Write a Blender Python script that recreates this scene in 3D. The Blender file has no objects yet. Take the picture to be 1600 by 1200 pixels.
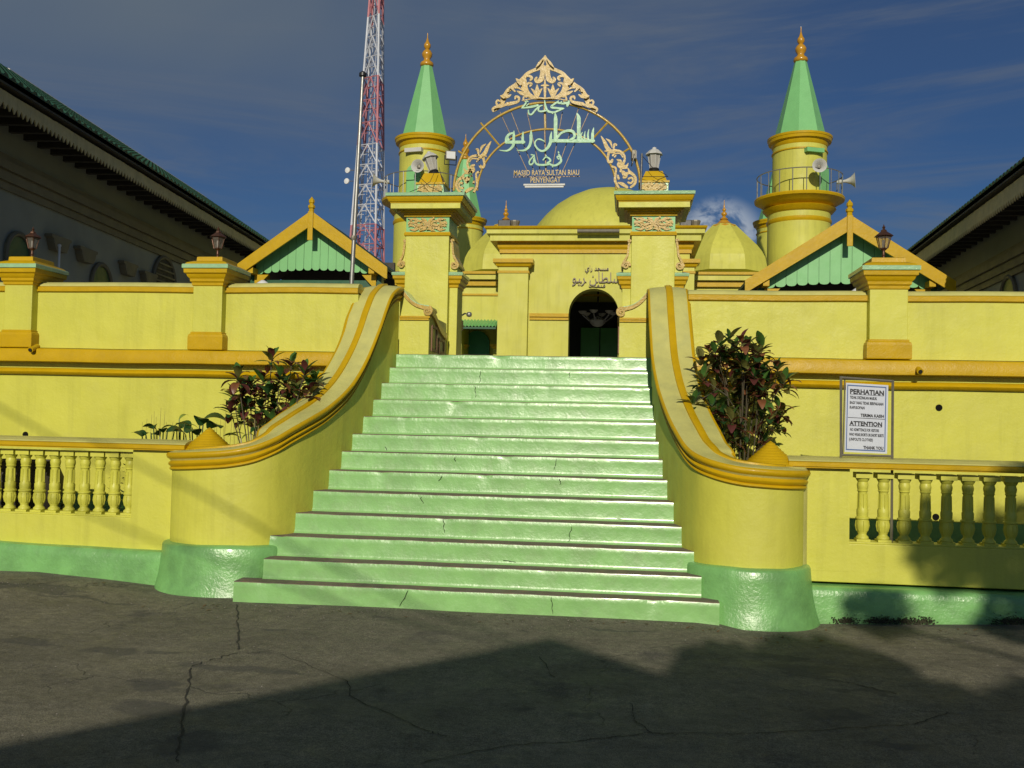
import bpy, bmesh, math, random
from mathutils import Vector, Matrix, noise
R = math.radians
random.seed(7)
sc = bpy.context.scene
col = sc.collection

# ------------------------------------------------------------------ camera, sky, sun, exposure
F, YAW, PIT, ROL, CH = 1500.0, .1218, .0341, .0215, 1.735
fw = Vector((-math.sin(YAW)*math.cos(PIT), math.cos(YAW)*math.cos(PIT), math.sin(PIT)))
rt0 = Vector((math.cos(YAW), math.sin(YAW), 0)); up0 = rt0.cross(fw)
rt = rt0*math.cos(ROL) + up0*math.sin(ROL); up = up0*math.cos(ROL) - rt0*math.sin(ROL)
cam = bpy.data.cameras.new('camera'); co = bpy.data.objects.new('camera', cam); col.objects.link(co)
M = Matrix((rt, up, -fw)).transposed().to_4x4(); M.translation = (0, 0, CH); co.matrix_world = M
cam.sensor_width = 36; cam.lens = F/1600*36; cam.clip_end = 3000; cam.clip_start = .05
sc.camera = co
sc.view_settings.view_transform = 'Standard'; sc.view_settings.look = 'None'
sc.view_settings.gamma = 1; sc.view_settings.exposure = -0.05; sc.view_settings.use_curve_mapping = False
SUN_EL, SUN_AZ = 24.0, 1.2          # degrees; azimuth right of -Y
sv = Vector((math.sin(R(SUN_AZ))*math.cos(R(SUN_EL)), -math.cos(R(SUN_AZ))*math.cos(R(SUN_EL)), math.sin(R(SUN_EL))))
sun = bpy.data.lights.new('sun', 'SUN'); sun.energy = 3.3; sun.angle = R(.4); sun.color = (1, .92, .76)
so = bpy.data.objects.new('sun', sun); col.objects.link(so); so.rotation_euler = sv.to_track_quat('Z', 'Y').to_euler()
so.location = (0, -20, 20)
w = bpy.data.worlds.new('World'); sc.world = w; w.use_nodes = True
nt = w.node_tree; N = nt.nodes; L = nt.links; N.clear()
def wn(t, **k):
    n = N.new(t)
    for a, b in k.items(): setattr(n, a, b)
    return n
out = wn('ShaderNodeOutputWorld'); bg = wn('ShaderNodeBackground'); bg.inputs[1].default_value = .1
L.new(bg.outputs[0], out.inputs[0])
sky = wn('ShaderNodeTexSky', sky_type='NISHITA', sun_disc=False, sun_elevation=R(SUN_EL), sun_rotation=R(180-SUN_AZ), altitude=0, air_density=1.0, dust_density=1.6, ozone_density=2.5)
tint = wn('ShaderNodeMix', data_type='RGBA', blend_type='MULTIPLY'); tint.inputs[0].default_value = 1
tint.inputs[7].default_value = (.160, .270, .425, 1)
L.new(sky.outputs[0], tint.inputs[6])
tc = wn('ShaderNodeTexCoord')
def cloudmask(scale, loc, lo, hi, det=6, rough=.6, dist=.6):
    mp = wn('ShaderNodeMapping'); mp.inputs['Scale'].default_value = scale; mp.inputs['Location'].default_value = loc
    L.new(tc.outputs['Generated'], mp.inputs[0])
    n = wn('ShaderNodeTexNoise'); n.inputs['Scale'].default_value = 1; n.inputs['Detail'].default_value = det
    n.inputs['Roughness'].default_value = rough; n.inputs['Distortion'].default_value = dist
    L.new(mp.outputs[0], n.inputs[0])
    r = wn('ShaderNodeMapRange', interpolation_type='SMOOTHSTEP'); r.inputs[1].default_value = lo; r.inputs[2].default_value = hi
    L.new(n.outputs[0], r.inputs[0]); return r.outputs[0]
def mth(op, a, b=None):
    n = wn('ShaderNodeMath', operation=op)
    for i, v in enumerate((a, b)):
        if v is None: continue
        if isinstance(v, (int, float)): n.inputs[i].default_value = v
        else: L.new(v, n.inputs[i])
    return n.outputs[0]
def mixc(fac, a, colr):
    m = wn('ShaderNodeMix', data_type='RGBA'); L.new(fac, m.inputs[0]); L.new(a, m.inputs[6]); m.inputs[7].default_value = (*colr, 1); return m.outputs[2]
sep = wn('ShaderNodeSeparateXYZ'); L.new(tc.outputs['Generated'], sep.inputs[0])
# thin veil of high cloud, thicker overhead and towards the left
hgt = wn('ShaderNodeMapRange', interpolation_type='SMOOTHSTEP'); hgt.inputs[1].default_value = .16; hgt.inputs[2].default_value = .40; L.new(sep.outputs[2], hgt.inputs[0])
lft = wn('ShaderNodeMapRange', interpolation_type='SMOOTHSTEP'); lft.inputs[1].default_value = .22; lft.inputs[2].default_value = -.16; L.new(sep.outputs[0], lft.inputs[0])
veil = cloudmask((1.3, 1.3, 2.6), (3.1, 1.7, .4), .20, .62, 4, .55, .3)
vf = mth('MULTIPLY', mth('MULTIPLY', veil, hgt.outputs[0]), mth('ADD', mth('MULTIPLY', lft.outputs[0], .80), .12))
c1 = mixc(vf, tint.outputs[2], (1.22, 1.55, 1.90))
wisps = cloudmask((1.6, 1.6, 13), (.3, 5.2, 2.1), .47, .74, 6, .62, 1.2)
wf = mth('MULTIPLY', wisps, .55)
c2 = mixc(wf, c1, (1.25, 1.5, 1.9))
# one low cumulus bank near the horizon, right of the gate
def blob(direction, r0, r1):
    d = Vector(direction).normalized()
    v = wn('ShaderNodeVectorMath', operation='DOT_PRODUCT'); nn = wn('ShaderNodeVectorMath', operation='NORMALIZE')
    L.new(tc.outputs['Generated'], nn.inputs[0]); L.new(nn.outputs[0], v.inputs[0]); v.inputs[1].default_value = d
    m = wn('ShaderNodeMapRange', interpolation_type='SMOOTHSTEP'); m.inputs[1].default_value = math.cos(r1); m.inputs[2].default_value = math.cos(r0)
    L.new(v.outputs['Value'], m.inputs[0]); return m.outputs[0]
def raydir(u, v): return fw + rt*((u-800)/F) - up*((v-600)/F)
puff = cloudmask((22, 22, 30), (1.3, 2.2, 4.1), .38, .54, 8, .6, .5)
bl = mth('MULTIPLY', blob(raydir(1125, 378), .018, .050), puff)
c3 = mixc(bl, c2, (3.9, 4.4, 5.1))
lo = wn('ShaderNodeMapRange', interpolation_type='SMOOTHSTEP'); lo.inputs[1].default_value = .26; lo.inputs[2].default_value = .02; lo.inputs[4].default_value = .35; L.new(sep.outputs[2], lo.inputs[0])
c4 = mixc(lo.outputs[0], c3, (1.15, 1.75, 2.7))
L.new(c4, bg.inputs[0])

# ------------------------------------------------------------------ helpers
def P(u, v, Y):
    """pixel of the photograph (1600x1200) -> world point on the vertical plane y = Y"""
    d = raydir(u, v); t = Y/d.y
    return Vector((d.x*t, Y, CH + d.z*t))

def tag(o, label=None, cat=None, group=None, kind=None):
    if label: o['label'] = label
    if cat: o['category'] = cat
    if group: o['group'] = group
    if kind: o['kind'] = kind
    return o
def thing(name, loc, label, cat, group=None, rz=0):
    o = bpy.data.objects.new(name, None); col.objects.link(o); o.location = loc; o.rotation_euler = (0, 0, rz)
    o.empty_display_size = .2
    o['_base'] = 1
    return tag(o, label, cat, group)
def root(o):
    while o.parent: o = o.parent
    return o

class MB:
    def __init__(s): s.v = []; s.f = []; s.m = []; s.mi = 0
    def add(s, vs, fs, mi=None):
        b = len(s.v); s.v += [tuple(p) for p in vs]
        s.f += [tuple(i+b for i in f) for f in fs]; s.m += [s.mi if mi is None else mi]*len(fs); return s
    def box(s, x0, x1, y0, y1, z0, z1, mi=None):
        return s.add([(x0,y0,z0),(x1,y0,z0),(x1,y1,z0),(x0,y1,z0),(x0,y0,z1),(x1,y0,z1),(x1,y1,z1),(x0,y1,z1)],
              [(0,3,2,1),(4,5,6,7),(0,1,5,4),(1,2,6,5),(2,3,7,6),(3,0,4,7)], mi)
    def ring(s, x0, x1, y0, y1, prof, mi=None, caps=True):
        vs = []; fs = []
        for o, z in prof: vs += [(x0-o,y0-o,z),(x1+o,y0-o,z),(x1+o,y1+o,z),(x0-o,y1+o,z)]
        for i in range(len(prof)-1):
            for k in range(4): fs.append((i*4+k, i*4+(k+1)%4, i*4+4+(k+1)%4, i*4+4+k))
        if caps: n = (len(prof)-1)*4; fs += [(3,2,1,0),(n,n+1,n+2,n+3)]
        return s.add(vs, fs, mi)
    def lathe(s, c, prof, n=16, mi=None, ph=0, caps=True):
        vs = []; fs = []
        for r, z in prof:
            for k in range(n):
                a = ph + 2*math.pi*k/n; vs.append((c[0]+r*math.cos(a), c[1]+r*math.sin(a), c[2]+z))
        for i in range(len(prof)-1):
            for k in range(n): fs.append((i*n+k, i*n+(k+1)%n, i*n+n+(k+1)%n, i*n+n+k))
        if caps:
            fs.append(tuple(range(n))[::-1]); fs.append(tuple((len(prof)-1)*n+k for k in range(n)))
        return s.add(vs, fs, mi)
    def tube(s, pts, r, n=6, mi=None, r1=None):
        pts = [Vector(p) for p in pts]; vs = []; fs = []
        ref = Vector((0,0,1)) if abs((pts[-1]-pts[0]).normalized().z) < .9 else Vector((0,1,0))
        for i, p in enumerate(pts):
            t = (pts[min(i+1,len(pts)-1)]-pts[max(i-1,0)]).normalized()
            a = t.cross(ref).normalized(); b = t.cross(a)
            rr = r if r1 is None else r+(r1-r)*i/(len(pts)-1)
            for k in range(n):
                q = 2*math.pi*k/n; vs.append(p+a*rr*math.cos(q)+b*rr*math.sin(q))
        for i in range(len(pts)-1):
            for k in range(n): fs.append((i*n+k, i*n+(k+1)%n, i*n+n+(k+1)%n, i*n+n+k))
        fs.append(tuple(range(n))[::-1]); fs.append(tuple((len(pts)-1)*n+k for k in range(n)))
        return s.add(vs, fs, mi)
    def prism(s, poly, y0, y1, mi=None):
        """poly in (x,z), extruded along y"""
        n = len(poly); vs = [(x,y0,z) for x,z in poly]+[(x,y1,z) for x,z in poly]
        return s.add(vs, [tuple(range(n)), tuple(range(2*n-1,n-1,-1))]+[(k,k+n,(k+1)%n+n,(k+1)%n) for k in range(n)], mi)
    def prismx(s, poly, x0, x1, mi=None):
        n = len(poly); vs = [(x0,y,z) for y,z in poly]+[(x1,y,z) for y,z in poly]
        return s.add(vs, [tuple(range(n)), tuple(range(2*n-1,n-1,-1))]+[(k,k+n,(k+1)%n+n,(k+1)%n) for k in range(n)], mi)
    def stroke(s, pts, ws, Y, th=.02, mi=None, sub=5):
        """flat ribbon in the x-z plane at y=Y with changing width"""
        pts = [Vector((p[0],p[1])) for p in pts]
        P2 = []; W2 = []
        n = len(pts)
        for i in range(n-1):
            p0, p1, p2, p3 = pts[max(i-1,0)], pts[i], pts[i+1], pts[min(i+2,n-1)]
            for k in range(sub):
                t = k/sub
                P2.append(.5*((2*p1)+(p2-p0)*t+(2*p0-5*p1+4*p2-p3)*t*t+(3*p1-3*p2+p3-p0)*t**3)); W2.append(ws[i]+(ws[i+1]-ws[i])*t)
        P2.append(pts[-1]); W2.append(ws[-1])
        t0 = (P2[1]-P2[0]).normalized(); t1 = (P2[-1]-P2[-2]).normalized()
        P2 = [P2[0]-t0*W2[0]*.4]+P2+[P2[-1]+t1*W2[-1]*.4]; W2 = [W2[0]*.45]+W2+[W2[-1]*.45]
        vs = []; fs = []; m = len(P2)
        for i, p in enumerate(P2):
            t = (P2[min(i+1,m-1)]-P2[max(i-1,0)]).normalized(); nn = Vector((-t.y,t.x))*W2[i]*.5
            for q in (p+nn, p-nn):
                vs.append((q.x,Y,q.y)); vs.append((q.x,Y+th,q.y))
        for i in range(m-1):
            a = i*4; b = a+4
            fs += [(a,a+2,b+2,b),(a+1,b+1,b+3,a+3),(a,b,b+1,a+1),(a+2,a+3,b+3,b+2)]
        fs += [(0,1,3,2),((m-1)*4,(m-1)*4+2,(m-1)*4+3,(m-1)*4+1)]
        return s.add(vs, fs, mi)
    def mesh(s, name, mats, base=(0,0,0), rz=0, smooth=0, bevel=0):
        me = bpy.data.meshes.new(name)
        b = Vector(base)
        if rz:
            rm = Matrix.Rotation(-rz, 3, 'Z'); vs = [tuple(rm@(Vector(p)-b)) for p in s.v]
        else: vs = [(p[0]-b.x,p[1]-b.y,p[2]-b.z) for p in s.v]
        me.from_pydata(vs, [], s.f)
        for m in (mats if isinstance(mats,(list,tuple)) else [mats]): me.materials.append(m)
        for p, mi in zip(me.polygons, s.m): p.material_index = mi
        bm = bmesh.new(); bm.from_mesh(me)
        bmesh.ops.recalc_face_normals(bm, faces=bm.faces)
        if bevel:
            bmesh.ops.remove_doubles(bm, verts=bm.verts, dist=1e-5)
            es = [e for e in bm.edges if len(e.link_faces)==2 and e.calc_face_angle(0)>R(40)]
            bmesh.ops.bevel(bm, geom=es, offset=bevel, segments=2, profile=.6, affect='EDGES', clamp_overlap=True)
        bm.to_mesh(me); bm.free()
        if smooth:
            for p in me.polygons: p.use_smooth = True
            me.set_sharp_from_angle(angle=R(smooth))
        return me
    def build(s, name, mats, parent=None, smooth=0, bevel=0, label=None, cat=None, kind=None, group=None, local=False):
        base = (0,0,0); rz = 0
        if parent is not None and not local:
            r = root(parent); base = r.location if (r.get('_base') or r.get('_org')) else (0,0,0); rz = r.rotation_euler.z
        o = bpy.data.objects.new(name, s.mesh(name, mats, base, rz, smooth, bevel)); col.objects.link(o)
        if parent is not None: o.parent = parent
        return tag(o, label, cat, group, kind)
def inst(name, me, parent, loc, rot=(0,0,0), scale=(1,1,1)):
    o = bpy.data.objects.new(name, me); col.objects.link(o); o.parent = parent; o.location = loc; o.rotation_euler = rot; o.scale = scale
    return o
def copy_tree(o, parent=None):
    c = o.copy(); col.objects.link(c)
    if parent is not None: c.parent = parent
    for ch in list(o.children): copy_tree(ch, c)
    return c

# ------------------------------------------------------------------ materials
def mat(name, base, rough=.5, var=.08, vscale=3, bump=.15, bscale=60, bump2=0, b2scale=6, metal=0, spec=.5, grime=None, gsc=2.5, glo=.55, ghi=.75, crack=0, coat=0, obj=True, streak=0):
    m = bpy.data.materials.new(name); m.use_nodes = True; t = m.node_tree; n = t.nodes; l = t.links
    b = n['Principled BSDF']; b.inputs['Roughness'].default_value = rough; b.inputs['Metallic'].default_value = metal
    b.inputs['Specular IOR Level'].default_value = spec; b.inputs['Coat Weight'].default_value = coat; b.inputs['Coat Roughness'].default_value = .12
    tcn = n.new('ShaderNodeNewGeometry') ; vec = tcn.outputs['Position']
    if not obj: tcn = n.new('ShaderNodeTexCoord'); vec = tcn.outputs['Object']
    def nz(sc_, det=5, ro=.6, dist=0):
        q = n.new('ShaderNodeTexNoise'); q.inputs['Scale'].default_value = sc_; q.inputs['Detail'].default_value = det; q.inputs['Roughness'].default_value = ro
        q.inputs['Distortion'].default_value = dist; l.new(vec, q.inputs[0]); return q.outputs[0]
    def mr(v, a, b_, c=0, d=1):
        q = n.new('ShaderNodeMapRange'); q.inputs[1].default_value = a; q.inputs[2].default_value = b_; q.inputs[3].default_value = c; q.inputs[4].default_value = d; l.new(v, q.inputs[0]); return q.outputs[0]
    def mx(f, a, b_):
        q = n.new('ShaderNodeMix'); q.data_type = 'RGBA'
        if isinstance(f, float): q.inputs[0].default_value = f
        else: l.new(f, q.inputs[0])
        for i, v in ((6,a),(7,b_)):
            if isinstance(v, tuple): q.inputs[i].default_value = (*v,1)
            else: l.new(v, q.inputs[i])
        return q.outputs[2]
    c_lo = tuple(min(1,x*(1-var)) for x in base); c_hi = tuple(min(1,x*(1+var)) for x in base)
    c = mx(mr(nz(vscale),.3,.7), c_lo, c_hi)
    if streak:
        mp = n.new('ShaderNodeMapping'); mp.inputs['Scale'].default_value = (7,7,.45); l.new(vec, mp.inputs[0]); q = n.new('ShaderNodeTexNoise'); q.inputs['Scale'].default_value = 1; q.inputs['Detail'].default_value = 7; q.inputs['Roughness'].default_value = .65; l.new(mp.outputs[0], q.inputs[0])
        c = mx(mr(q.outputs[0], .50, .72, 0, streak), c, tuple(x*.55 for x in base))
    if grime: c = mx(mr(nz(gsc,7,.68,.4),glo,ghi,0,grime[3] if len(grime)>3 else .8), c, tuple(grime[:3]))
    hgt_ = None
    if crack:
        v = n.new('ShaderNodeTexVoronoi'); v.feature = 'DISTANCE_TO_EDGE'; v.inputs['Scale'].default_value = crack
        ad = n.new('ShaderNodeVectorMath'); ad.operation = 'ADD'; nn = n.new('ShaderNodeTexNoise'); nn.inputs['Scale'].default_value = 3.5; nn.inputs['Detail'].default_value = 6; l.new(vec, nn.inputs[0])
        sc2 = n.new('ShaderNodeVectorMath'); sc2.operation = 'SCALE'; sc2.inputs['Scale'].default_value = .35; l.new(nn.outputs[1], sc2.inputs[0]); l.new(vec, ad.inputs[0]); l.new(sc2.outputs[0], ad.inputs[1]); l.new(ad.outputs[0], v.inputs[0])
        ck = mr(v.outputs[0], .0, .004, 1, 0)
        msk = mr(nz(1.1,3), .50, .56)
        q = n.new('ShaderNodeMath'); q.operation = 'MULTIPLY'; l.new(ck, q.inputs[0]); l.new(msk, q.inputs[1])
        c = mx(q.outputs[0], c, (.06,.055,.042)); hgt_ = q.outputs[0]
    l.new(c, b.inputs['Base Color'])
    rr = mr(nz(vscale*2.3), .3, .7, rough*.82, min(1, rough*1.2)); l.new(rr, b.inputs['Roughness'])
    last = None
    for st, s_, d in ((bump, bscale, .004), (bump2, b2scale, .02)):
        if not st: continue
        bp = n.new('ShaderNodeBump'); bp.inputs['Strength'].default_value = st; bp.inputs['Distance'].default_value = d
        l.new(nz(s_,4,.6), bp.inputs['Height'])
        if last: l.new(last, bp.inputs['Normal'])
        last = bp.outputs[0]
    if hgt_ is not None:
        bp = n.new('ShaderNodeBump'); bp.invert = True; bp.inputs['Strength'].default_value = .5; bp.inputs['Distance'].default_value = .01; l.new(hgt_, bp.inputs['Height'])
        if last: l.new(last, bp.inputs['Normal'])
        last = bp.outputs[0]
    if last: l.new(last, b.inputs['Normal'])
    return m
YEL = (.60, .585, .075); ORA = (.53, .335, .004); YEL_GRAZING = (.56, .53, .165)
m_yel = mat('yellow_wall_paint', YEL, .5, .07, 1.6, .35, 38, .45, 4, streak=.30, grime=(.50,.47,.12,.5), gsc=1.2, glo=.5, ghi=.9)
m_yel2 = mat('yellow_mosque_paint', (.57,.55,.088), .6, streak=.35, var=.09, vscale=.9, bump=.3, bscale=14, bump2=.4, b2scale=1.5, **dict())
m_ora = mat('ochre_gloss_paint', ORA, .38, .08, 5, .55, 70, .2, 14, coat=.05, spec=.25)
m_yel_grazing = mat('weathered_yellow_grazing_tone', YEL_GRAZING, .45, .10, 4, .4, 50, .3, 9, grime=(.36,.37,.15,.5), gsc=5, glo=.45, ghi=.8)  # wall yellow greyed to imitate grazing sun on flat tops; grime blotches are dirt
m_riser = mat('green_gloss_step_paint', (.245,.485,.155), .33, .12, 4, .35, 40, .5, 3.2, grime=(.25,.33,.17,.55), gsc=3.5, glo=.5, ghi=.8, coat=.15)
m_base = mat('green_plinth_paint', (.19,.43,.13), .33, .14, 4, .6, 40, .5, 5, grime=(.11,.23,.08,.65), gsc=2.6, glo=.46, ghi=.72, coat=.12)
m_tread = mat('worn_tread_cement', (.17,.135,.10), .8, .25, 9, .6, 50, grime=(.28,.15,.09,.6), gsc=6, glo=.5, ghi=.7)
m_mint = mat('mint_green_paint', (.20,.50,.185), .45, .06, 2, .2, 25, coat=.1)
m_mintcap = mat('mint_cap_gloss_paint', (.33,.54,.29), .25, .1, 8, .8, 40, coat=.4)
m_dgreen = mat('dark_green_paint', (.012,.09,.035), .4, .15, 4, .2, 30)
m_doorg = mat('mid_green_door_paint', (.10,.40,.09), .45, .1, 3, .1, 30)
m_hole = mat('dark_hole', (.012,.012,.01), 1, .1, 5, 0, spec=0)
m_gold = mat('gold_paint', (.47,.305,.035), .36, .2, 14, .9, 45, coat=.2, spec=.5)
m_goldfin = mat('finial_gold_paint', (.50,.25,.015), .3, .1, 8, .2, 40, coat=.3)
m_letgreen = mat('green_letter_paint', (.27,.52,.28), .4, .15, 10, .4, 40, coat=.3)
m_hall = mat('grey_hall_plaster', (.33,.34,.27), .7, .08, .8, .3, 20, grime=(.24,.25,.20,.6), gsc=.7, glo=.45, ghi=.8)
m_halltrim = mat('olive_hall_trim', (.20,.17,.10), .6, .1, 2, .2, 20)
m_fringe = mat('cream_valance_paint', (.56,.46,.22), .55, .15, 5, .2, 30)
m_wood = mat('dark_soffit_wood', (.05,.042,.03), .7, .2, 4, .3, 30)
m_tile = mat('green_roof_tile', (.014,.062,.036), .6, .3, 5, .4, 25)
m_black = mat('black_metal', (.02,.02,.02), .4, .2, 8, .1, 40)
m_bronze = mat('brown_lantern_metal', (.10,.045,.025), .4, .2, 20, .2, 60, metal=.5)
m_steel = mat('galvanised_steel', (.36,.35,.32), .42, .1, 10, .1, 60, metal=.7)
m_iron = mat('brown_iron_rod', (.28,.20,.13), .5, .1, 10, .2, 60, metal=.2)
m_framegrey = mat('grey_sign_frame_metal', (.22,.20,.15), .5, .15, 12, .2, 50, metal=.3)
m_towr = mat('tower_red_paint', (.50,.19,.21), .6, .1, .3, 0)
m_toww = mat('tower_white_paint', (.56,.58,.63), .55, .05, .3, 0)
m_white = mat('white_paint', (.72,.72,.70), .5, .05, 4, .05, 40)
m_horn = mat('grey_white_horn', (.55,.54,.50), .45, .06, 6, .05, 40)
m_sign = mat('sign_board_print', (.58,.61,.68), .35, .05, 4, .05, 40)
m_blue = mat('blue_border_print', (.07,.13,.30), .4, .05, 9, 0)
m_ink = mat('black_print', (.015,.015,.02), .4, .05, 9, 0)
m_brown = mat('brown_panel_frame', (.22,.10,.045), .5, .1, 8, .2, 40)
m_letdark = mat('dark_bronze_letters', (.20,.15,.09), .4, .15, 9, .1, 40)
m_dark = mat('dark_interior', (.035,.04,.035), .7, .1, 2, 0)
m_soil = mat('bed_soil', (.17,.13,.09), .95, .3, 6, 1, 20, 1, 5)
m_stem = mat('plant_stem', (.085,.07,.04), .7, .2, 20, .2, 60)
m_terr = mat('terrace_paving', (.25,.24,.22), .8, .1, 1, .3, 20)
m_bark = mat('bark', (.12,.09,.06), .9, .2, 4, 1, 20)
m_cable = mat('cable_rubber', (.03,.03,.03), .6, .1, 5, 0)
def leafmat(name, c, tr=.35, rough=.35):
    m = mat(name, c, rough, .3, 9, .1, 30); t = m.node_tree; b = t.nodes['Principled BSDF']
    d = t.nodes.new('ShaderNodeBsdfTranslucent'); d.inputs[0].default_value = (*[min(1,x*1.5) for x in c],1)
    mxs = t.nodes.new('ShaderNodeMixShader'); mxs.inputs[0].default_value = tr*.6
    o = t.nodes['Material Output']; t.links.new(b.outputs[0], mxs.inputs[1]); t.links.new(d.outputs[0], mxs.inputs[2]); t.links.new(mxs.outputs[0], o.inputs[0]); return m
lf_maroon = leafmat('maroon_leaf', (.13,.038,.032)); lf_green = leafmat('green_leaf', (.07,.16,.03)); lf_dkgreen = leafmat('deep_green_leaf', (.028,.085,.022))
lf_rust = leafmat('rust_red_leaf', (.22,.085,.035)); lf_lime = leafmat('lime_leaf', (.22,.30,.05)); lf_straw = leafmat('straw_stem', (.28,.23,.09)); lf_olive = leafmat('olive_leaf', (.17,.17,.045))
def glassmat(name, c, a=.35):
    m = bpy.data.materials.new(name); m.use_nodes = True; b = m.node_tree.nodes['Principled BSDF']
    b.inputs['Base Color'].default_value = (*c,1); b.inputs['Roughness'].default_value = .12; b.inputs['Alpha'].default_value = a; return m
m_glass = glassmat('lantern_glass', (.25,.22,.18), .35); m_milk = glassmat('milky_lamp_glass', (.50,.47,.42), .78)
m_chand = mat('chandelier_shade', (.62,.60,.50), .4, .05, 4, 0)

# asphalt: stains with outlines of their own at known places
def asphalt():
    m = mat('old_asphalt', (.158,.145,.100), .85, .22, 1.3, .9, 120, .5, 9, grime=(.085,.078,.065,.8), gsc=1.1, glo=.56, ghi=.66, crack=.42)
    t = m.node_tree; n = t.nodes; l = t.links; b = n['Principled BSDF']
    src = b.inputs['Base Color'].links[0].from_socket
    g = n.new('ShaderNodeNewGeometry')
    sp = n.new('ShaderNodeTexNoise'); sp.inputs['Scale'].default_value = 160; sp.inputs['Detail'].default_value = 2; l.new(g.outputs['Position'], sp.inputs[0])
    r = n.new('ShaderNodeMapRange'); r.inputs[1].default_value = .35; r.inputs[2].default_value = .7; r.inputs[3].default_value = .55; r.inputs[4].default_value = 1.55; l.new(sp.outputs[0], r.inputs[0])
    mu = n.new('ShaderNodeVectorMath'); mu.operation = 'SCALE'; l.new(src, mu.inputs[0]); l.new(r.outputs[0], mu.inputs['Scale'])
    cur = mu.outputs[0]
    for sc_, lo_, hi_ in ((11,.78,1.22),(38,.8,1.2)):
        sp = n.new('ShaderNodeTexNoise'); sp.inputs['Scale'].default_value = sc_; sp.inputs['Detail'].default_value = 5; sp.inputs['Roughness'].default_value = .7; l.new(g.outputs['Position'], sp.inputs[0])
        r = n.new('ShaderNodeMapRange'); r.inputs[1].default_value = .35; r.inputs[2].default_value = .65; r.inputs[3].default_value = lo_; r.inputs[4].default_value = hi_; l.new(sp.outputs[0], r.inputs[0])
        mu = n.new('ShaderNodeVectorMath'); mu.operation = 'SCALE'; l.new(cur, mu.inputs[0]); l.new(r.outputs[0], mu.inputs['Scale']); cur = mu.outputs[0]
    wob = n.new('ShaderNodeTexNoise'); wob.inputs['Scale'].default_value = 2.6; wob.inputs['Detail'].default_value = 6; l.new(g.outputs['Position'], wob.inputs[0])
    wv = n.new('ShaderNodeVectorMath'); wv.operation = 'MULTIPLY_ADD'; wv.inputs[1].default_value = (.55,.55,0); l.new(wob.outputs[1], wv.inputs[0]); l.new(g.outputs['Position'], wv.inputs[2])
    for (u, v, rx, ry) in [(235,1070,.17,.17),(170,1018,.24,.14),(258,1018,.12,.09),(245,1108,.25,.14),(430,985,.10,.07),(1240,1038,.26,.14),(1310,1118,.2,.09),(1225,1020,.16,.12),(1385,1160,.25,.08),(905,1115,.12,.07),(815,1108,.1,.05),(430,1052,.16,.06),(355,1043,.3,.1),(475,950,.1,.1),(430,940,.14,.08),(300,1165,.22,.2),(60,930,.5,.12),(30,1005,.3,.12),(1350,1080,.2,.05),(1260,1050,.2,.07),(970,985,.3,.05),(1530,980,.5,.09),(140,940,.5,.05)]:
        d = raydir(u, v); tt = -CH/d.z; c = (d.x*tt, d.y*tt)
        q = n.new('ShaderNodeVectorMath'); q.operation = 'SUBTRACT'; l.new(wv.outputs[0], q.inputs[0]); q.inputs[1].default_value = (c[0]+.275, c[1]+.275, 0)
        q2 = n.new('ShaderNodeVectorMath'); q2.operation = 'MULTIPLY'; q2.inputs[1].default_value = (1/rx, 1/ry, 0); l.new(q.outputs[0], q2.inputs[0])
        q3 = n.new('ShaderNodeVectorMath'); q3.operation = 'LENGTH'; l.new(q2.outputs[0], q3.inputs[0])
        q4 = n.new('ShaderNodeMapRange'); q4.interpolation_type = 'SMOOTHSTEP'; q4.inputs[1].default_value = 1.15; q4.inputs[2].default_value = .75; q4.inputs[4].default_value = .55; l.new(q3.outputs['Value'], q4.inputs[0])
        x = n.new('ShaderNodeMix'); x.data_type = 'RGBA'; l.new(q4.outputs[0], x.inputs[0]); l.new(cur, x.inputs[6]); x.inputs[7].default_value = (.055,.054,.050,1); cur = x.outputs[2]
    l.new(cur, b.inputs['Base Color']); return m
m_asph = asphalt()

# ------------------------------------------------------------------ ground
GX = [(-60,.12),(-6.5,.10),(-5.8,.10),(-4.8,.03),(-4.3,0),(.7,0),(1.0,-.045),(1.6,-.055),(2.46,-.025),(3.5,.02),(60,.03)]
def gz(x, y):
    for (a, za), (b_, zb) in zip(GX, GX[1:]):
        if a <= x <= b_:
            z = za+(zb-za)*(x-a)/(b_-a); break
    else: z = .1
    k = min(1, max(0, (y-6.2)/2.2)); k = k*k*(3-2*k)
    return z*k + .012*noise.noise((x*.7, y*.7, 0))
mb = MB(); xs = [-700,-200,-60,-30,-20,-14]+[-10+i*.2 for i in range(91)]+[12,20,40,200,700]; ys = [-700,-200,-60,-30,-20]+[-12+i*.6 for i in range(22)]+[1.5+i*.2 for i in range(43)]
nx = len(xs)
mb.add([(x,y,gz(x,y) if -12<x<12 else 0) for y in ys for x in xs], [(j*nx+i,j*nx+i+1,(j+1)*nx+i+1,(j+1)*nx+i) for j in range(len(ys)-1) for i in range(nx-1)])
mb.build('asphalt_ground', m_asph, smooth=60, kind='structure')
# far ground (behind the terrace, out to the horizon)
mb = MB(); mb.add([(-1500,9.9,-.3),(1500,9.9,-.3),(1500,2400,-.3),(-1500,2400,-.3)], [(0,1,2,3)]); mb.build('far_ground', m_soil, kind='structure')
mb = MB(); mb.box(-45,-2.95,11.15,75,-.2,2.452); mb.box(-2.95,.40,11.34,75,-.2,2.452); mb.box(.40,40,11.15,75,-.2,2.452); mb.build('terrace', m_terr, kind='structure')
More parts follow.
